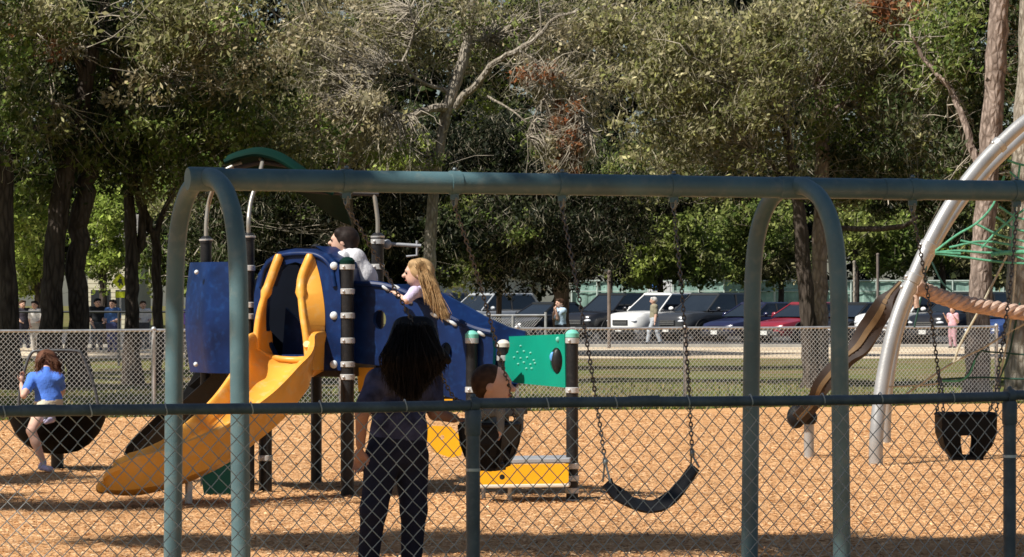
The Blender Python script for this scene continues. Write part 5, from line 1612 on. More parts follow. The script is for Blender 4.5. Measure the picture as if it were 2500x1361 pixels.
    for x in wheels:
        for sg in (-1, 1):
            y = sg * (Wd - 0.10)
            Mr = Matrix.Rotation(math.radians(90), 3, 'X')
            MB().tube([(x, sg * (Wd - 0.20), wr + 0.02), (x, sg * (Wd + 0.006), wr + 0.02)], wr + 0.075, 20).build('wheel_arch', m_trim, t)
            w_ = MB().lathe((x, sg * (Wd - 0.085), wr), [(wr * 0.6, -0.11), (wr * 0.93, -0.11), (wr, -0.07), (wr, 0.07), (wr * 0.93, 0.11), (wr * 0.6, 0.11)], 20, Mr).build('wheel', m_tyre, t, smooth=True)
            rim = MB(); rim.lathe((x, sg * (Wd - 0.085), wr), [(wr * 0.62, -0.1185), (wr * 0.60, -0.1215), (0.05, -0.1195), (0.05, 0.1195), (wr * 0.60, 0.1215), (wr * 0.62, 0.1185)], 14, Mr)
            rim.build('rim', m_rim, w_)
    return t

ROW = [(-4, 'dark suv at the far left end of the parked row behind the blonde girl', 'suv', m_p_navy),
       (-3, 'silver suv behind the low pipe fence at the left of the row', 'suv', m_p_silver),
       (-1.55, 'black sedan behind the brown tree trunk and the light blue shirted person', 'sedan', m_p_black),
       (0, 'black suv facing left beside the weathered post', 'suv', m_p_black),
       (1, 'white suv in the middle of the parked row behind the person in olive', 'suv', m_p_white),
       (2, 'dark grey suv parked right of the white suv', 'suv', m_p_grey),
       (3, 'dark navy sedan just left of the right swing frame', 'sedan', m_p_navy),
       (4, 'dark red sedan mostly behind the left leg of the right swing frame', 'sedan', m_p_red),
       (5, 'black sedan between the two legs of the right swing frame', 'sedan', m_p_black),
       (6, 'white suv right of the swing frame behind the brown plank ramp', 'suv', m_p_white),
       (7, 'black suv behind the silver arch', 'suv', m_p_black),
       (8, 'blue sedan behind the thick twisted rope', 'sedan', m_p_blue)]
for k, lab, kd, pm in ROW:
    x, d = 2.42 + 1.72 * k, 127.0 - 1.72 * k
    car(lab, 1250 + x * FPX / d, FPX / d, kd, pm, 45)

# white low building behind the cars on the left and cream house farther left
m_wall_w = mat('white_siding', (0.72, 0.72, 0.70), 0.7, 0.06, 2)
m_wall_c = mat('cream_siding', (0.66, 0.60, 0.42), 0.8, 0.06, 2)
m_roofg2 = mat('grey_shingle', (0.16, 0.15, 0.14), 0.9, 0.2, 3)
def building(name, label, px0, px1, s, ytop, m_, ztop_roof, win):
    x0, x1 = (px0 - 1250) / s, (px1 - 1250) / s; D = FPX / s
    t = thing(name, Vector(((x0 + x1) / 2, D, 0.08)), label, 'building')
    zt = EYE + (734 - ytop) / s
    w = MB(); w.box(((x0+x1)/2, D + 3, (zt + 0.05) / 2), (x1 - x0, 6, zt - 0.05)); wall = w.build('wall', m_, t)
    nb = int((zt) / 0.22)
    for k in range(nb):
        MB().box(((x0+x1)/2, D - 0.012, 0.15 + k * 0.22), (x1 - x0 + 0.02, 0.03, 0.19)).build('siding_board', m_, wall)
    r = MB(); r.add([(x0 - .4, D - .5, zt), (x1 + .4, D - .5, zt), (x1 + .4, D + 6.5, zt), (x0 - .4, D + 6.5, zt), (x0 - .4, D + 3, zt + ztop_roof), (x1 + .4, D + 3, zt + ztop_roof)], [(0,1,5,4), (2,3,4,5), (0,4,3), (1,2,5), (0,3,2,1)])
    r.build('roof', m_roofg2, t)
    for k in range(win):
        xx = lerp(x0, x1, (k + 0.5) / win)
        f = MB(); f.box((xx, D - 0.05, 1.6), (0.9, 0.06, 1.1)); fr = f.build('window', m_trim, t)
        MB().box((xx, D - 0.085, 1.6), (0.75, 0.02, 0.95)).build('pane', m_glass, fr)
building('low_building', 'long low white building glimpsed behind the parked cars', 1040, 1320, 46, 676, m_wall_w, 1.2, 0)
building('house', 'cream sided house glimpsed between the left oaks', 215, 335, 50, 590, m_wall_c, 1.4, 2)

# yellow-green warning sign
def warning_sign():
    s = 76
    t = thing('warning_sign', G(293, s, 0), 'fluorescent yellow-green diamond crossing sign beside the forked oak', 'sign')
    m_fy = mat('fluorescent_yellow', (0.55, 0.62, 0.02), 0.6, 0.05)
    c = W(294, 688, s)
    MB().tube([(c.x, c.y, -0.05), (c.x, c.y, c.z + 0.3)], 0.03, 8).build('pole', m_galv, t, smooth=True)
    MB().plate([[(-0.27, 0), (0, -0.27), (0.27, 0), (0, 0.27)]], lambda a, b: c + Vector((a, -0.04, b)), (0, -1, 0), 0.01).build('diamond_plate', m_fy, t)
    MB().plate([[(-0.10, -0.02), (-0.03, -0.04), (-0.06, -0.14), (-0.02, -0.14), (0.02, -0.04), (0.06, -0.13), (0.10, -0.12), (0.05, 0.02), (0.06, 0.08), (-0.04, 0.09)]], lambda a, b: c + Vector((a, -0.05, b)), (0, -1, 0), 0.006).build('walking_figure', m_trim, t)
    MB().ball(c + Vector((0.01, -0.05, 0.125)), (0.03, 0.006, 0.03), 10, 6).build('figure_head', m_trim, t)
    MB().box(c + Vector((0, -0.04, -0.42)), (0.32, 0.012, 0.2)).build('lower_plate', m_fy, t)
warning_sign()

# small white and blue notice on the court fence, and posts
def notice():
    s = 48; c = W(1612, 700, s)
    t = thing('notice_board', Vector((c.x, c.y, 0.08)), 'white notice with a blue square fixed to the green court fence', 'sign')
    for dx in (-0.5, 0.5): MB().tube([(c.x + dx, c.y, 0.05), (c.x + dx, c.y, c.z + 0.3)], 0.03, 6).build('post', m_galv, t)
    MB().box(c, (1.2, 0.03, 0.55)).build('board', m_wall_w, t)
    MB().box(c + Vector((-0.2, -0.025, 0)), (0.42, 0.01, 0.40)).build('blue_square', mat('notice_blue', (0.03, 0.16, 0.5), 0.5, 0.05), t)
notice()
def lone_post(px, s, ytop, r, label, m_):
    p = G(px, s, -0.05); t = thing('post', p, label, 'post')
    z = EYE + (734 - ytop) / s
    MB().tube([p, Vector((p.x, p.y, z))], r, 10).build('shaft', m_, t, smooth=True)
    MB().lathe(Vector((p.x, p.y, z)), [(r * 1.15, -0.02), (r * 1.15, 0.03), (r * 0.6, 0.06)], 10).build('cap', m_, t, smooth=True)
m_wpost = mat('weathered_post', (0.16, 0.13, 0.11), 0.9, 0.25, 4)
lone_post(1487, 74, 664, 0.06, 'weathered grey-brown post before the parked black suv', m_wpost)
lone_post(2086, 60, 640, 0.06, 'pale slender post right of the swing frame beyond the cars', m_bark_pale)
lone_post(2143, 58, 622, 0.06, 'dark slender post beyond the cars right of the pale one', m_wpost)
# ================================================================== PEOPLE
def surface_nets(f, org, h):
    nx, ny, nz = f.shape
    s = f < 0
    c = np.zeros((nx-1, ny-1, nz-1), np.int32); acc = np.zeros((nx-1, ny-1, nz-1, 3)); cnt = np.zeros((nx-1, ny-1, nz-1))
    corners = [(0,0,0),(1,0,0),(0,1,0),(1,1,0),(0,0,1),(1,0,1),(0,1,1),(1,1,1)]
    def sub(a, o): return a[o[0]:nx-1+o[0], o[1]:ny-1+o[1], o[2]:nz-1+o[2]]
    for o in corners:
        for ax in range(3):
            if o[ax]: continue
            o2 = list(o); o2[ax] = 1
            a, b = sub(f, o), sub(f, o2)
            x = (a < 0) != (b < 0)
            t = np.where(x, a / np.where(x, a - b, 1), 0)
            p = np.zeros(x.shape + (3,))
            for q in range(3): p[..., q] = o[q]
            p[..., ax] += t
            acc += p * x[..., None]; cnt += x
    act = cnt > 0
    idx = -np.ones(act.shape, np.int64); idx[act] = np.arange(act.sum())
    ijk = np.argwhere(act)
    V = org + (ijk + acc[act] / cnt[act][:, None]) * h
    Q = []
    for ax in range(3):
        o2 = [0, 0, 0]; o2[ax] = 1
        a = f[:nx - o2[0], :ny - o2[1], :nz - o2[2]]; b = f[o2[0]:, o2[1]:, o2[2]:]
        x = (a < 0) != (b < 0)
        e = np.argwhere(x)
        u, v = [(1, 2), (2, 0), (0, 1)][ax]
        e = e[(e[:, u] > 0) & (e[:, v] > 0) & (e[:, u] < f.shape[u]-1) & (e[:, v] < f.shape[v]-1)]
        du = np.zeros(3, int); du[u] = 1; dv = np.zeros(3, int); dv[v] = 1
        def g(q): return idx[q[:, 0], q[:, 1], q[:, 2]]
        quad = np.stack([g(e - du - dv), g(e - dv), g(e), g(e - du)], 1)
        neg = a[e[:, 0], e[:, 1], e[:, 2]] < 0
        quad[~neg] = quad[~neg][:, ::-1]
        Q.append(quad)
    F = np.concatenate(Q); F = F[(F >= 0).all(1)]
    return V, F

def prim_dist(P, pr):
    if pr[0] == 'c':
        a, b, ra, rb = pr[1], pr[2], pr[3], pr[4]
        ab = b - a; L = ab.dot(ab) + 1e-12
        t = np.clip(((P - a) @ ab) / L, 0, 1)
        return np.linalg.norm(P - a - t[..., None] * ab, axis=-1) - (ra + t * (rb - ra))
    c, r, R = pr[1], pr[2], pr[3]
    q = (P - c) @ R / r
    k = np.linalg.norm(q, axis=-1)
    return (k - 1) * min(r) * np.where(k > 1, 1.0, 1.0)

def sdf_mesh(name, prims, mats, parent, vox, relax=1):
    """prims: ('c', a, b, ra, rb, mat, k) or ('e', c, radii, R(3x3 cols), mat, k) in world coordinates"""
    lo = np.full(3, 1e9); hi = -lo
    bx = []
    for p in prims:
        if p[0] == 'c':
            r = max(p[3], p[4]); l = np.minimum(p[1], p[2]) - r; q = np.maximum(p[1], p[2]) + r
        else:
            r = max(p[2]); l = p[1] - r; q = p[1] + r
        bx.append((l, q)); lo = np.minimum(lo, l); hi = np.maximum(hi, q)
    lo = lo - 3 * vox; n = np.ceil((hi + 3 * vox - lo) / vox).astype(int) + 1
    f = np.full(n, 0.25)
    for p, (l, q) in zip(prims, bx):
        k = p[-1]
        pad = k + 2.5 * vox
        i0 = np.maximum(0, ((l - pad - lo) / vox).astype(int)); i1 = np.minimum(n, ((q + pad - lo) / vox).astype(int) + 2)
        g = [lo[d] + np.arange(i0[d], i1[d]) * vox for d in range(3)]
        X = np.stack(np.meshgrid(*g, indexing='ij'), -1)
        d = prim_dist(X, p)
        s = f[i0[0]:i1[0], i0[1]:i1[1], i0[2]:i1[2]]
        hh = np.clip(0.5 + 0.5 * (s - d) / k, 0, 1)
        f[i0[0]:i1[0], i0[1]:i1[1], i0[2]:i1[2]] = s * (1 - hh) + d * hh - k * hh * (1 - hh)
    V, F = surface_nets(f, lo, vox)
    cen = V[F].mean(1)
    D = np.stack([prim_dist(cen, p) for p in prims], 1)
    own = np.array([p[-2] for p in prims])[np.argmin(D, 1)]
    o = np_mesh(name, V, F, mats, parent=parent, smooth=True, mat_idx=own)
    return o

def skin(n, c): return mat(n, c, 0.55, 0.08, 12, spec=0.35)
SK_L = skin('light_skin', (0.58, 0.36, 0.27)); SK_M = skin('tan_skin', (0.30, 0.165, 0.115))
def cloth(n, c, var=0.12): return mat(n, c, 0.9, var, 14, bump=0.85, bscale=13, spec=0.12)
def hairm(n, c): return mat(n, c, 0.6, 0.35, 26, bump=0.12, bscale=60, spec=0.15)
H_BLACK = hairm('black_hair', (0.008, 0.007, 0.007)); H_BROWN = hairm('brown_hair', (0.05, 0.028, 0.017)); H_BLOND = hairm('blonde_hair', (0.36, 0.235, 0.115)); H_RED = hairm('auburn_hair', (0.105, 0.047, 0.027)); H_GREY = hairm('white_hair', (0.55, 0.53, 0.5)); H_DBROWN = hairm('dark_brown_hair', (0.018, 0.012, 0.010))
M_EYE = mat('eye', (0.012, 0.01, 0.01), 0.2, 0.0); M_LIP = mat('lip', (0.38, 0.13, 0.11), 0.5, 0.05)

def fr(fwd, up=(0, 0, 1)):
    """columns right, forward, up from a facing vector"""
    y = np.array(fwd, float); y /= np.linalg.norm(y)
    z = np.array(up, float); z = z - y * z.dot(y); z /= np.linalg.norm(z)
    x = np.cross(y, z)
    return np.stack([x, y, z], 1)

def figure(name, label, loc, face, H, J=None, mats=None, head_scale=1.0, vox=0.012, fingers=True, hair=None, sleeve=0.75, legs_cover=1.0, build=1.0, look=None, lookup=(0, 0, 1), features=True, shoe=None, group=None, grip=None, cat='person'):
    """loc: point between the feet; face: horizontal facing vector; J: joint overrides in world coordinates.
    mats: dict skin, top, bottom, shoe, hair (materials)."""
    loc = Vector(loc)
    R = fr((face[0], face[1], 0)); base = np.array(loc[:])
    def L(x, y, z): return base + R @ (np.array((x, y, z)) * H)
    j = dict(pelvis=L(0, 0, .53), waist=L(0, .005, .61), chest=L(0, .0, .73), neck=L(0, -.005, .825), head=L(0, .012, .925),
             shl=L(-.112, 0, .80), shr=L(.112, 0, .80), ell=L(-.14, -.01, .625), elr=L(.14, -.01, .625), wrl=L(-.15, .02, .475), wrr=L(.15, .02, .475),
             hil=L(-.052, 0, .515), hir=L(.052, 0, .515), knl=L(-.056, .015, .285), knr=L(.056, .015, .285), anl=L(-.058, -.01, .05), anr=L(.058, -.01, .05))
    for k, v in (J or {}).items(): j[k] = np.array(v[:], float)
    if 'tol' not in j: j['tol'] = j['anl'] + R @ (np.array((-.008, .085, -.03)) * H)
    if 'tor' not in j: j['tor'] = j['anr'] + R @ (np.array((.008, .085, -.03)) * H)
    t = thing(name, loc, label, cat, group)
    b = build * H
    SKN, TOP, BOT, SHO = 0, 1, 2, 3
    ml = [mats['skin'], mats['top'], mats['bottom'], mats.get('shoe', mats['bottom'])]
    pr = []
    k0 = 0.035 * H
    tf = fr(R[:, 1], (j['neck'] - j['pelvis']))
    def C(a, b_, ra, rb, m, k=None): pr.append(('c', np.array(a), np.array(b_), ra, rb, m, k if k else k0 * 0.6))
    def E(c, r, Rm, m, k=None): pr.append(('e', np.array(c), np.array(r), Rm, m, k if k else k0))
    # torso
    E(j['pelvis'], (.098 * b, .072 * b, .075 * b), tf, BOT)
    E(lerp(j['waist'], j['pelvis'], .2), (.088 * b, .066 * b, .075 * b), tf, TOP)
    E(j['waist'], (.084 * b, .062 * b, .09 * b), tf, TOP)
    E(j['chest'], (.100 * b, .068 * b, .095 * b), tf, TOP)
    C(j['shl'], j['shr'], .042 * b, .042 * b, TOP)
    C(lerp(j['chest'], j['neck'], .55), j['neck'], .055 * b, .036 * b, TOP)
    hd = .068 * H * head_scale
    C(j['neck'], j['head'], .030 * H * (0.7 + 0.3 * head_scale), .030 * H * head_scale, SKN, k0 * .4)
    # limbs
    for s in 'lr':
        sh, el, wr, hi, kn, an, to = (j[q + s] for q in ('sh', 'el', 'wr', 'hi', 'kn', 'an', 'to'))
        if sleeve <= 1:
            e = sh + (el - sh) * sleeve
            C(sh, e, .040 * b, .036 * b, TOP)
            C(sh + (el - sh) * .3, el, .026 * b, .0225 * b, SKN, k0 * .3)
            C(el, wr, .0225 * b, .0155 * b, SKN, k0 * .3)
        else:
            C(sh, el, .038 * b, .031 * b, TOP); C(el, lerp(el, wr, sleeve - 1), .031 * b, .025 * b, TOP)
            C(el, wr, .020 * b, .0155 * b, SKN, k0 * .3)
        if legs_cover >= 1:
            C(hi, kn, .060 * b, .043 * b, BOT); C(kn, lerp(kn, an, .96), .042 * b, .034 * b, BOT)
            C(kn, an, .03 * b, .022 * b, SKN, k0 * .3)
        else:
            C(hi, hi + (kn - hi) * legs_cover, .060 * b, .052 * b, BOT)
            C(hi, kn, .050 * b, .034 * b, SKN, k0 * .4); C(kn, lerp(kn, an, .4), .034 * b, .033 * b, SKN, k0 * .4); C(lerp(kn, an, .35), an, .033 * b, .021 * b, SKN, k0 * .4)
        heel = an + (an - to) * 0.25; heel[2] = min(an[2], to[2] + 0.012 * H)
        C(heel, to, .027 * H, .022 * H, SHO, k0 * .3); C(an, heel, .025 * H, .026 * H, SHO, k0 * .3)
    # hands
    hands = []
    for s in 'lr':
        el, wr = j['el' + s], j['wr' + s]
        d = (wr - el) / (np.linalg.norm(wr - el) + 1e-9)
        if grip and s in grip: d = np.array(grip[s], float); d /= np.linalg.norm(d)
        side = np.cross(d, np.array((0, 0, 1.0)) if abs(d[2]) < .8 else R[:, 1]); side /= np.linalg.norm(side) + 1e-9
        nrm = np.cross(side, d)
        palm = wr + d * .05 * H
        Rm = np.stack([side, d, nrm], 1)
        E(palm, (.024 * H, .032 * H, .012 * H), Rm, SKN, k0 * .3)
        if fingers:
            for q, (o, ln) in enumerate(((-.017, .036), (-.006, .042), (.006, .040), (.017, .031))):
                a = palm + side * o * H + d * .024 * H
                c1 = a + d * ln * .55 * H - nrm * .006 * H; c2 = c1 + d * ln * .38 * H - nrm * .016 * H
                C(a, c1, .0062 * H, .0056 * H, SKN, .002); C(c1, c2, .0056 * H, .0046 * H, SKN, .002)
            sg = 1 if s == 'l' else -1
            a = palm + side * .020 * H * sg - d * .012 * H
            c1 = a + side * .016 * H * sg + d * .018 * H - nrm * .008 * H; c2 = c1 + d * .018 * H - nrm * .008 * H
            C(a, c1, .0072 * H, .0062 * H, SKN, .002); C(c1, c2, .0062 * H, .0052 * H, SKN, .002)
    # head
    lk = fr(look if look is not None else R[:, 1], lookup)
    hc = j['head']
    def Q(x, y, z): return hc + lk @ (np.array((x, y, z)) * hd)
    E(Q(0, -.08, .12), (hd * .92, hd * 1.08, hd * 1.0), lk, SKN, .012)
    E(Q(0, .18, -.42), (hd * .70, hd * .80, hd * .72), lk, SKN, .02)
    C(Q(0, .98, .02), Q(0, 1.16, -.22), hd * .10, hd * .17, SKN, .012)
    for sg in (-1, 1):
        E(Q(sg * .93, -.05, -.12), (hd * .10, hd * .2, hd * .28), lk, SKN, .006)
        C(Q(sg * .36, .86, .22), Q(sg * .18, .95, .24), hd * .14, hd * .1, SKN, .015)
    body = sdf_mesh('body', pr, ml, t, vox)
    if features:
        for sg in (-1, 1):
            MB().ball(Vector(Q(sg * .36, .93, .04)), hd * .12, 8, 6).build('eye', M_EYE, body, smooth=True)
        MB().tube([Vector(Q(-.24, .93, -.56)), Vector(Q(0, 1.0, -.58)), Vector(Q(.24, .93, -.56))], hd * .06, 6).build('mouth', M_LIP, body, smooth=True)
    if hair:
        hp = []
        for h in hair:
            if h[0] == 'e': hp.append(('e', Q(*h[1]), np.array(h[2]) * hd, lk, 0, h[3] if len(h) > 3 else .02))
            elif h[0] == 'c': hp.append(('c', Q(*h[1]), Q(*h[2]), h[3] * hd, h[4] * hd, 0, .02))
            else: hp.append(('c', np.array(h[1][:], float), np.array(h[2][:], float), h[3], h[4], 0, .025))
        sdf_mesh('hair', hp, [mats['hair']], t, vox)
    return t, j

def strands(parent_name, mat_, pairs, n, r0, seed, jit=0.02):
    """loose hair strands: pairs of (start, mid, end) guide points; joined as one part"""
    r = np.random.default_rng(seed)
    host = [o for o in COL.objects if o.name == parent_name][0]
    mb = MB()
    for _ in range(n):
        a, m, e = pairs[r.integers(0, len(pairs))]
        t = r.random(); a2, m2, e2 = pairs[r.integers(0, len(pairs))]
        if (Vector(e2) - Vector(e)).length > 0.09: a2, m2, e2, t = a, m, e, 0
        A_ = Vector(a).lerp(Vector(a2), t) + Vector(r.normal(0, jit, 3)); M_ = Vector(m).lerp(Vector(m2), t) + Vector(r.normal(0, jit, 3)); E_ = Vector(e).lerp(Vector(e2), t) + Vector(r.normal(0, jit * 1.3, 3))
        E_.z -= abs(r.normal(0, jit))
        p = smooth_path([A_, M_, M_.lerp(E_, 0.55) + Vector(r.normal(0, jit * 0.7, 3)), E_], 3)
        mb.tube(p, [r0] * (len(p) - 2) + [r0 * 0.7, r0 * 0.3], 3, cap=False)
    o = mb.build('loose_hair', mat_, host); o['kind'] = 'stuff'

CAP = [('e', (0, -.22, .22), (1.02, 1.08, 1.0)), ('c', (-.5, .55, .72), (.5, .55, .72), .38, .38)]       # short hair cap
CAPL = CAP + [('c', (-.7, -.5, .1), (-.72, -.35, -.5), .42, .3), ('c', (.7, -.5, .1), (.72, -.35, -.5), .42, .3), ('e', (0, -.5, -.2), (.85, .7, .8))]

# ---------------- woman pushing the toddler
sW = 408.0
wl = G(962, sW)
hand_r = W(1132, 1034, 396)
figure('person', 'woman with long black hair in grey tee and dark jeans pushing the toddler swing', wl, (0.30, 0.95), 1.60,
       J=dict(pelvis=W(968, 1100, sW), waist=W(975, 1040, sW), chest=W(986, 960, sW - 2), neck=W(1000, 895, sW - 3), head=W(1016, 838, sW - 4),
              shl=W(924, 932, sW + 2), shr=W(1050, 928, sW - 4), ell=W(884, 1010, sW + 5), wrl=W(880, 1085, sW + 3),
              elr=W(1062, 1010, sW - 3), wrr=W(1108, 1022, 404),
              hil=W(935, 1115, sW + 1), hir=W(1003, 1115, sW - 1), knl=W(912, 1245, sW + 3), knr=W(1010, 1245, sW), anl=W(898, 1378, sW + 2), anr=W(1004, 1378, sW)),
       mats=dict(skin=SK_M, top=cloth('dark_navy_tee', (0.045, 0.052, 0.10), 0.45), bottom=cloth('dark_jeans', (0.014, 0.017, 0.032)), shoe=m_trim, hair=H_BLACK),
       vox=0.0085, build=1.14, sleeve=0.72, look=(0.55, 0.82, -0.12), features=False,
       hair=[('e', (0, -.12, .12), (1.08, 1.12, 1.06))] +
            [('w', W(1012 + (x - 1012) * 0.45, 800, sW + 4), W(1010 + (x - 1012) * 0.82, 868, sW + 9), .060, .056) for x in (948, 966, 984, 1004, 1026, 1048, 1072)] +
            [('w', W(1010 + (x - 1012) * 0.82, 866, sW + 9), W(x, y, sW + 10), .056, .030) for x, y in ((946, 905), (956, 928), (968, 944), (980, 956), (992, 968), (1004, 972), (1016, 962), (1030, 946), (1046, 928), (1062, 908), (1074, 896))] +
            [('w', W(1076, 862, sW + 2), W(1092, 880, sW + 2), .034, .026)])

hs = sW + 11
strands('person', H_BLACK, [(W(1012 + (x - 1012) * 0.5, 800, hs), W(1010 + (x - 1012) * 0.95, 868, hs + 3), W(x, y, hs + 2)) for x, y in ((940, 905), (950, 925), (962, 945), (976, 960), (990, 975), (1004, 982), (1018, 970), (1032, 952), (1050, 930), (1066, 908), (1080, 895))], 900, 0.0022, 3, 0.014)

# ---------------- toddler in the bucket seat
tb = TC + Vector((0, 0, -0.30))
tf_ = T_FWD; tr_ = -T_U if T_U.x > 0 else T_U
tr_ = Vector((tf_.y, -tf_.x, 0))          # the child's right hand side
figure('person', 'toddler with short brown hair in a grey top sitting in the bucket swing', tb, (tf_.x, tf_.y), 0.80,
       J=dict(pelvis=TC + Vector((0, 0, -0.22)), waist=TC + Vector((0, 0, -0.12)), chest=TC + Vector((0, 0, -0.01)) + tf_ * 0.01, neck=TC + Vector((0, 0, 0.085)) + tf_ * 0.015, head=TC + Vector((0, 0, 0.235)) + tf_ * 0.02,
              shl=TC - tr_ * 0.10 + Vector((0, 0, 0.065)), shr=TC + tr_ * 0.10 + Vector((0, 0, 0.065)),
              ell=W(1268, 1004, TS - 6), elr=W(1222, 1004, TS + 4), wrl=W(1269, 1040, TS - 6), wrr=W(1222, 1040, TS + 4),
              hil=TC - tr_ * 0.05 + Vector((0, 0, -0.20)), hir=TC + tr_ * 0.05 + Vector((0, 0, -0.20)),
              knl=TC - tr_ * 0.06 + tf_ * 0.07 + Vector((0, 0, -0.19)), knr=TC + tr_ * 0.06 + tf_ * 0.07 + Vector((0, 0, -0.19)),
              anl=TC - tr_ * 0.05 + tf_ * 0.03 + Vector((0, 0, -0.215)), anr=TC + tr_ * 0.05 + tf_ * 0.03 + Vector((0, 0, -0.215))),
       mats=dict(skin=SK_L, top=cloth('grey_fleece', (0.17, 0.18, 0.18)), bottom=cloth('charcoal_leggings', (0.03, 0.03, 0.034)), shoe=m_trim, hair=H_BROWN),
       vox=0.007, head_scale=1.95, build=1.1, sleeve=2.25, look=(0.98, -0.15, 0.0), hair=[('e', (0, -.26, .24), (1.0, 1.02, .98)), ('e', (0, -.6, -.15), (.75, .55, .7))])
pac = W(1240, 968, TS - 2)

# ---------------- boy in the white shirt leaning on the tower deck
sB = 287.0
bl = Vector((W(872, 0, sB).x, FPX / sB, DZ))
figure('person', 'dark haired boy in a white long sleeved shirt climbing at the tower top', bl, (-0.9, 0.35), 1.12,
       J=dict(pelvis=W(905, 712, sB), waist=W(892, 676, sB+2), chest=W(868, 644, sB+2), neck=W(848, 616, sB), head=W(838, 590, sB),
              shl=W(836, 630, sB + 3), shr=W(862, 634, sB - 3), ell=W(832, 665, sB + 4), elr=W(850, 676, sB - 2), wrl=W(822, 690, sB + 4), wrr=W(838, 700, sB - 2),
              hil=W(905, 722, sB + 1), hir=W(912, 722, sB - 1), knl=W(885, 800, sB + 1), knr=W(912, 805, sB - 1), anl=W(880, 874, sB + 1), anr=W(910, 874, sB - 1)),
       mats=dict(skin=SK_L, top=cloth('white_shirt', (0.60, 0.60, 0.62), 0.05), bottom=cloth('navy_trousers', (0.02, 0.025, 0.05)), shoe=m_trim, hair=H_DBROWN),
       vox=0.0095, head_scale=1.3, build=1.22, sleeve=1.85, look=(-0.95, 0.05, 0.05), hair=[('e', (0, -.28, .26), (1.08, 1.12, 1.05)), ('c', (-.5, .35, .72), (.5, .35, .72), .42, .42), ('e', (0, -.7, -.2), (.85, .55, .75))])

# ---------------- blonde girl on the climber steps
sG = 292.0
gl_ = Vector((W(1055, 0, sG).x, FPX / sG, on_climb(1060, 960).z))
bh = lambda px, py, d=0: W(px, py, sG + 3 + d)
figure('person', 'girl with long blonde hair in a lavender top climbing the blue steps', gl_, (-0.9, 0.4), 1.15,
       J=dict(pelvis=W(1082, 800, sG), waist=W(1072, 770, sG), chest=W(1045, 728, sG), neck=W(1028, 700, sG), head=W(1020, 668, sG),
              shl=W(1012, 714, sG + 3), shr=W(1046, 716, sG - 4), ell=W(992, 735, sG + 4), elr=W(1030, 752, sG - 4), wrl=W(975, 722, sG + 3), wrr=W(1002, 742, sG - 3),
              hil=W(1080, 812, sG + 1), hir=W(1088, 812, sG - 1), knl=W(1052, 872, sG + 1), knr=W(1080, 880, sG - 1), anl=W(1060, 945, sG + 1), anr=W(1085, 950, sG - 1)),
       mats=dict(skin=SK_L, top=cloth('lavender_top', (0.52, 0.46, 0.62), 0.06), bottom=cloth('grey_leggings', (0.05, 0.05, 0.07)), shoe=m_trim, hair=H_BLOND),
       vox=0.0095, head_scale=1.3, sleeve=0.8, look=(-0.95, -0.05, 0.0),
       hair=[('e', (0, -.25, .22), (1.1, 1.14, 1.06)), ('c', (-.4, .4, .75), (.4, .4, .75), .38, .38), ('w', bh(1042, 665), bh(1055, 705), .055, .058), ('w', bh(1052, 700), bh(1080, 755), .055, .042), ('w', bh(1070, 740), bh(1086, 772), .036, .012), ('w', bh(1040, 690), bh(1052, 740), .040, .022), ('w', bh(1060, 718), bh(1072, 770), .034, .010)])

nm = [o.name for o in COL.objects if o.name.startswith('person')][-1]
hs = sG + 6
strands('person.003', H_BLOND, [(W(1030, 645, hs), W(1052, 690, hs), W(x, y, hs)) for x, y in ((1050, 735), (1060, 752), (1070, 766), (1082, 776), (1090, 770))] + [(W(1018, 648, hs), W(1028, 680, hs), W(1044, 735, hs)), (W(1025, 642, hs), W(1060, 695, hs), W(1092, 775, hs))], 420, 0.0026, 4, 0.011)

# ---------------- girl on the spinner
sS = 257.0
figure('person', 'girl in a bright blue tee and pale shorts sitting on the bowl spinner', G(112, sS), (-0.25, 0.95), 1.18,
       J=dict(pelvis=W(120, 990, sS), waist=W(118, 970, sS), chest=W(112, 935, sS), neck=W(112, 908, sS), head=W(114, 884, sS - 1),
              shl=W(80, 924, sS), shr=W(142, 924, sS), ell=W(58, 966, sS + 2), elr=W(152, 955, sS - 4), wrl=W(52, 940, sS - 1), wrr=W(138, 985, sS - 6),
              hil=W(102, 1000, sS + 1), hir=W(138, 1000, sS - 1), knl=W(76, 1052, sS + 4), knr=W(150, 1015, sS - 6), anl=W(106, 1130, sS + 4), anr=W(126, 1022, sS + 1),
              tol=W(124, 1146, sS + 5), tor=W(112, 1030, sS + 3)),
       mats=dict(skin=SK_L, top=cloth('bright_blue_tee', (0.085, 0.20, 0.66), 0.08), bottom=cloth('cream_shorts', (0.55, 0.5, 0.38)), shoe=cloth('lavender_shoe', (0.42, 0.38, 0.52)), hair=H_RED),
       vox=0.0105, head_scale=1.2, sleeve=0.62, legs_cover=0.35, build=1.12, look=(-0.1, 1, -0.25), features=False, grip={'l': (0.1, 0.0, 1.0)},
       hair=[('e', (0, -.15, .15), (1.1, 1.14, 1.08)), ('e', (0, -1.0, .25), (.5, .42, .5)), ('c', (.8, -.2, -.1), (.95, 0, -.7), .35, .2), ('c', (-.8, -.2, -.1), (-.9, 0, -.5), .3, .15)])

hs = sS + 5
strands('person.004', H_RED, [(W(110, 868, hs), W(x, 884, hs), W(x + (x - 114) * .25, 902, hs)) for x in (94, 102, 126, 134)] + [(W(112, 866, hs), W(140, 885, hs - 3), W(146, 908, hs - 3))], 260, 0.0026, 5, 0.012)

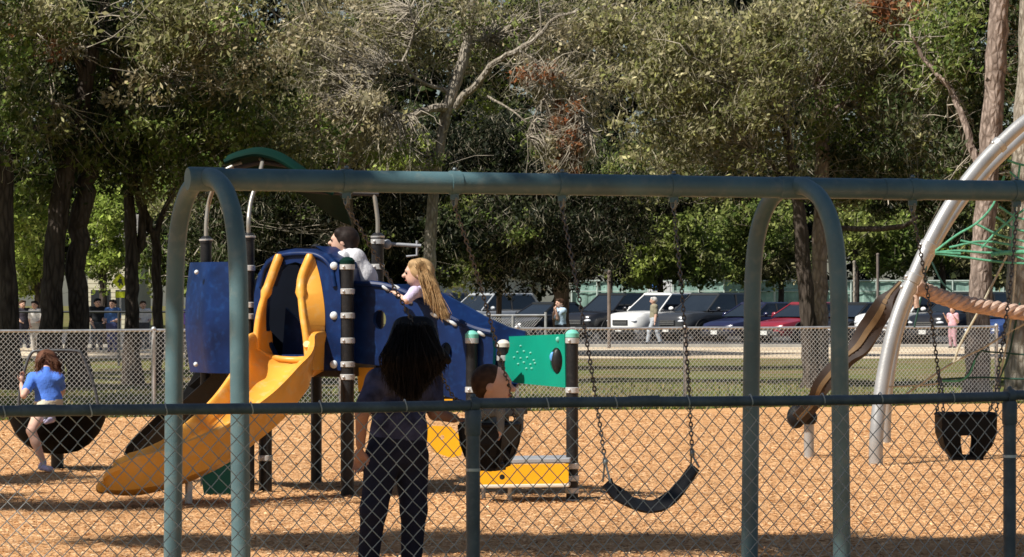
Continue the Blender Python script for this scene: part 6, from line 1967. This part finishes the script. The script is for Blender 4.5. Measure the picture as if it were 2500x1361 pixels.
# ---------------- people far off
def stander(label, px, s, face, H, top, bottom, hair, z=0.0, J=None, sleeve=0.7, legs=1.0, skinm=SK_L, vox=0.02, look=None, build=1.15):
    p = G(px, s, z)
    rv = random.Random(int(px)); fx, fy = Vector((face[0], face[1], 0)).normalized()[:2]; sx_, sy_ = fy, -fx
    if J is None:
        def J(p):
            f = Vector((fx, fy, 0)); sd = Vector((sx_, sy_, 0)); q = {}
            a = rv.uniform(0.05, 0.28); b = rv.uniform(0.05, 0.28)
            q['wrl'] = p - sd * 0.16 + f * a + Vector((0, 0, 0.78 + a * rv.uniform(0.4, 1.6))); q['wrr'] = p + sd * 0.16 + f * b + Vector((0, 0, 0.78 + b * rv.uniform(0.4, 1.6)))
            q['anl'] = p - sd * 0.12 + f * rv.uniform(-0.1, 0.15) + Vector((0, 0, 0.07)); q['head'] = p + f * rv.uniform(0.0, 0.06) + sd * rv.uniform(-0.04, 0.04) + Vector((0, 0, H * 0.92))
            return q
    figure('person', label, p, face, H, J=J(p) if J else None, mats=dict(skin=skinm, top=top, bottom=bottom, shoe=m_trim, hair=hair), vox=vox, fingers=False, hair=CAP if hair is not H_BLOND else CAPL, sleeve=sleeve, legs_cover=legs, build=build, look=look, group='people beyond the far fence')
def handsup(p):
    return dict(elr=Vector((p.x - 0.10, p.y - 0.18, 1.12)), wrr=Vector((p.x - 0.13, p.y - 0.22, 1.36)), ell=Vector((p.x - 0.2, p.y - 0.05, 1.12)), wrl=Vector((p.x - 0.19, p.y - 0.15, 1.33)))
stander('person in a light blue shirt and dark shorts beside the brown trunk', 1369, 86, (-0.9, -0.4), 1.72, cloth('light_blue_shirt', (0.42, 0.56, 0.70)), cloth('dark_shorts', (0.03, 0.03, 0.035)), H_BROWN, -0.03, handsup, sleeve=0.8, legs=0.7, build=1.2)
def walking(p):
    return dict(knl=Vector((p.x - 0.16, p.y, 0.55)), anl=Vector((p.x - 0.22, p.y, 0.19)), knr=Vector((p.x + 0.10, p.y, 0.56)), anr=Vector((p.x + 0.22, p.y, 0.2)))
stander('white haired person in an olive shirt and pale jeans walking past the white suv', 1597, 69.5, (-0.95, -0.2), 1.66, cloth('olive_shirt', (0.24, 0.22, 0.15)), cloth('pale_jeans', (0.42, 0.45, 0.48)), H_GREY, 0.095, walking, build=1.25, vox=0.022)
stander('person in a dark top at the far left beside the white shirted one', 57, 74, (0.5, -0.8), 1.68, cloth('charcoal_top', (0.05, 0.045, 0.06)), cloth('dark_trousers', (0.04, 0.04, 0.06)), H_BROWN, -0.03)
stander('person in a white shirt and light trousers between the left oak trunks', 88, 76, (-0.3, -0.9), 1.66, cloth('bright_white_top', (0.68, 0.66, 0.63)), cloth('stone_trousers', (0.50, 0.47, 0.42)), H_DBROWN, -0.03)
stander('person in a black top standing right of the double oak', 236, 76, (0.4, -0.9), 1.74, cloth('black_top', (0.02, 0.022, 0.025)), cloth('slate_trousers', (0.06, 0.07, 0.09)), H_BLACK, -0.03)
stander('person in a blue shirt standing under the yellow sign', 275, 78, (-0.4, -0.9), 1.70, cloth('royal_blue_shirt', (0.05, 0.11, 0.27)), cloth('indigo_jeans', (0.06, 0.07, 0.16)), H_DBROWN, -0.03, build=1.25)
stander('person in a white top seen between the stems of the forked oak', 350, 74, (0.2, -0.9), 1.66, cloth('plain_white_tee', (0.7, 0.7, 0.7)), cloth('grey_trousers', (0.10, 0.10, 0.11)), H_BROWN, -0.03)
stander('person in a purple shirt right of the left swing leg', 440, 79, (0.7, -0.7), 1.62, cloth('purple_shirt', (0.20, 0.12, 0.50)), cloth('taupe_shorts', (0.22, 0.18, 0.15)), H_BROWN, -0.03, build=1.2)
stander('person in a white top next to the purple shirted one', 462, 76, (-0.3, -0.8), 1.66, cloth('off_white_top', (0.62, 0.61, 0.58)), cloth('white_trousers', (0.6, 0.58, 0.55)), H_BROWN, -0.03)
stander('person in a pale pink top behind the rope net', 2326, 75, (-0.6, -0.7), 1.35, cloth('pink_top', (0.62, 0.36, 0.40)), cloth('rose_leggings', (0.45, 0.26, 0.30)), H_BROWN, 0.09)
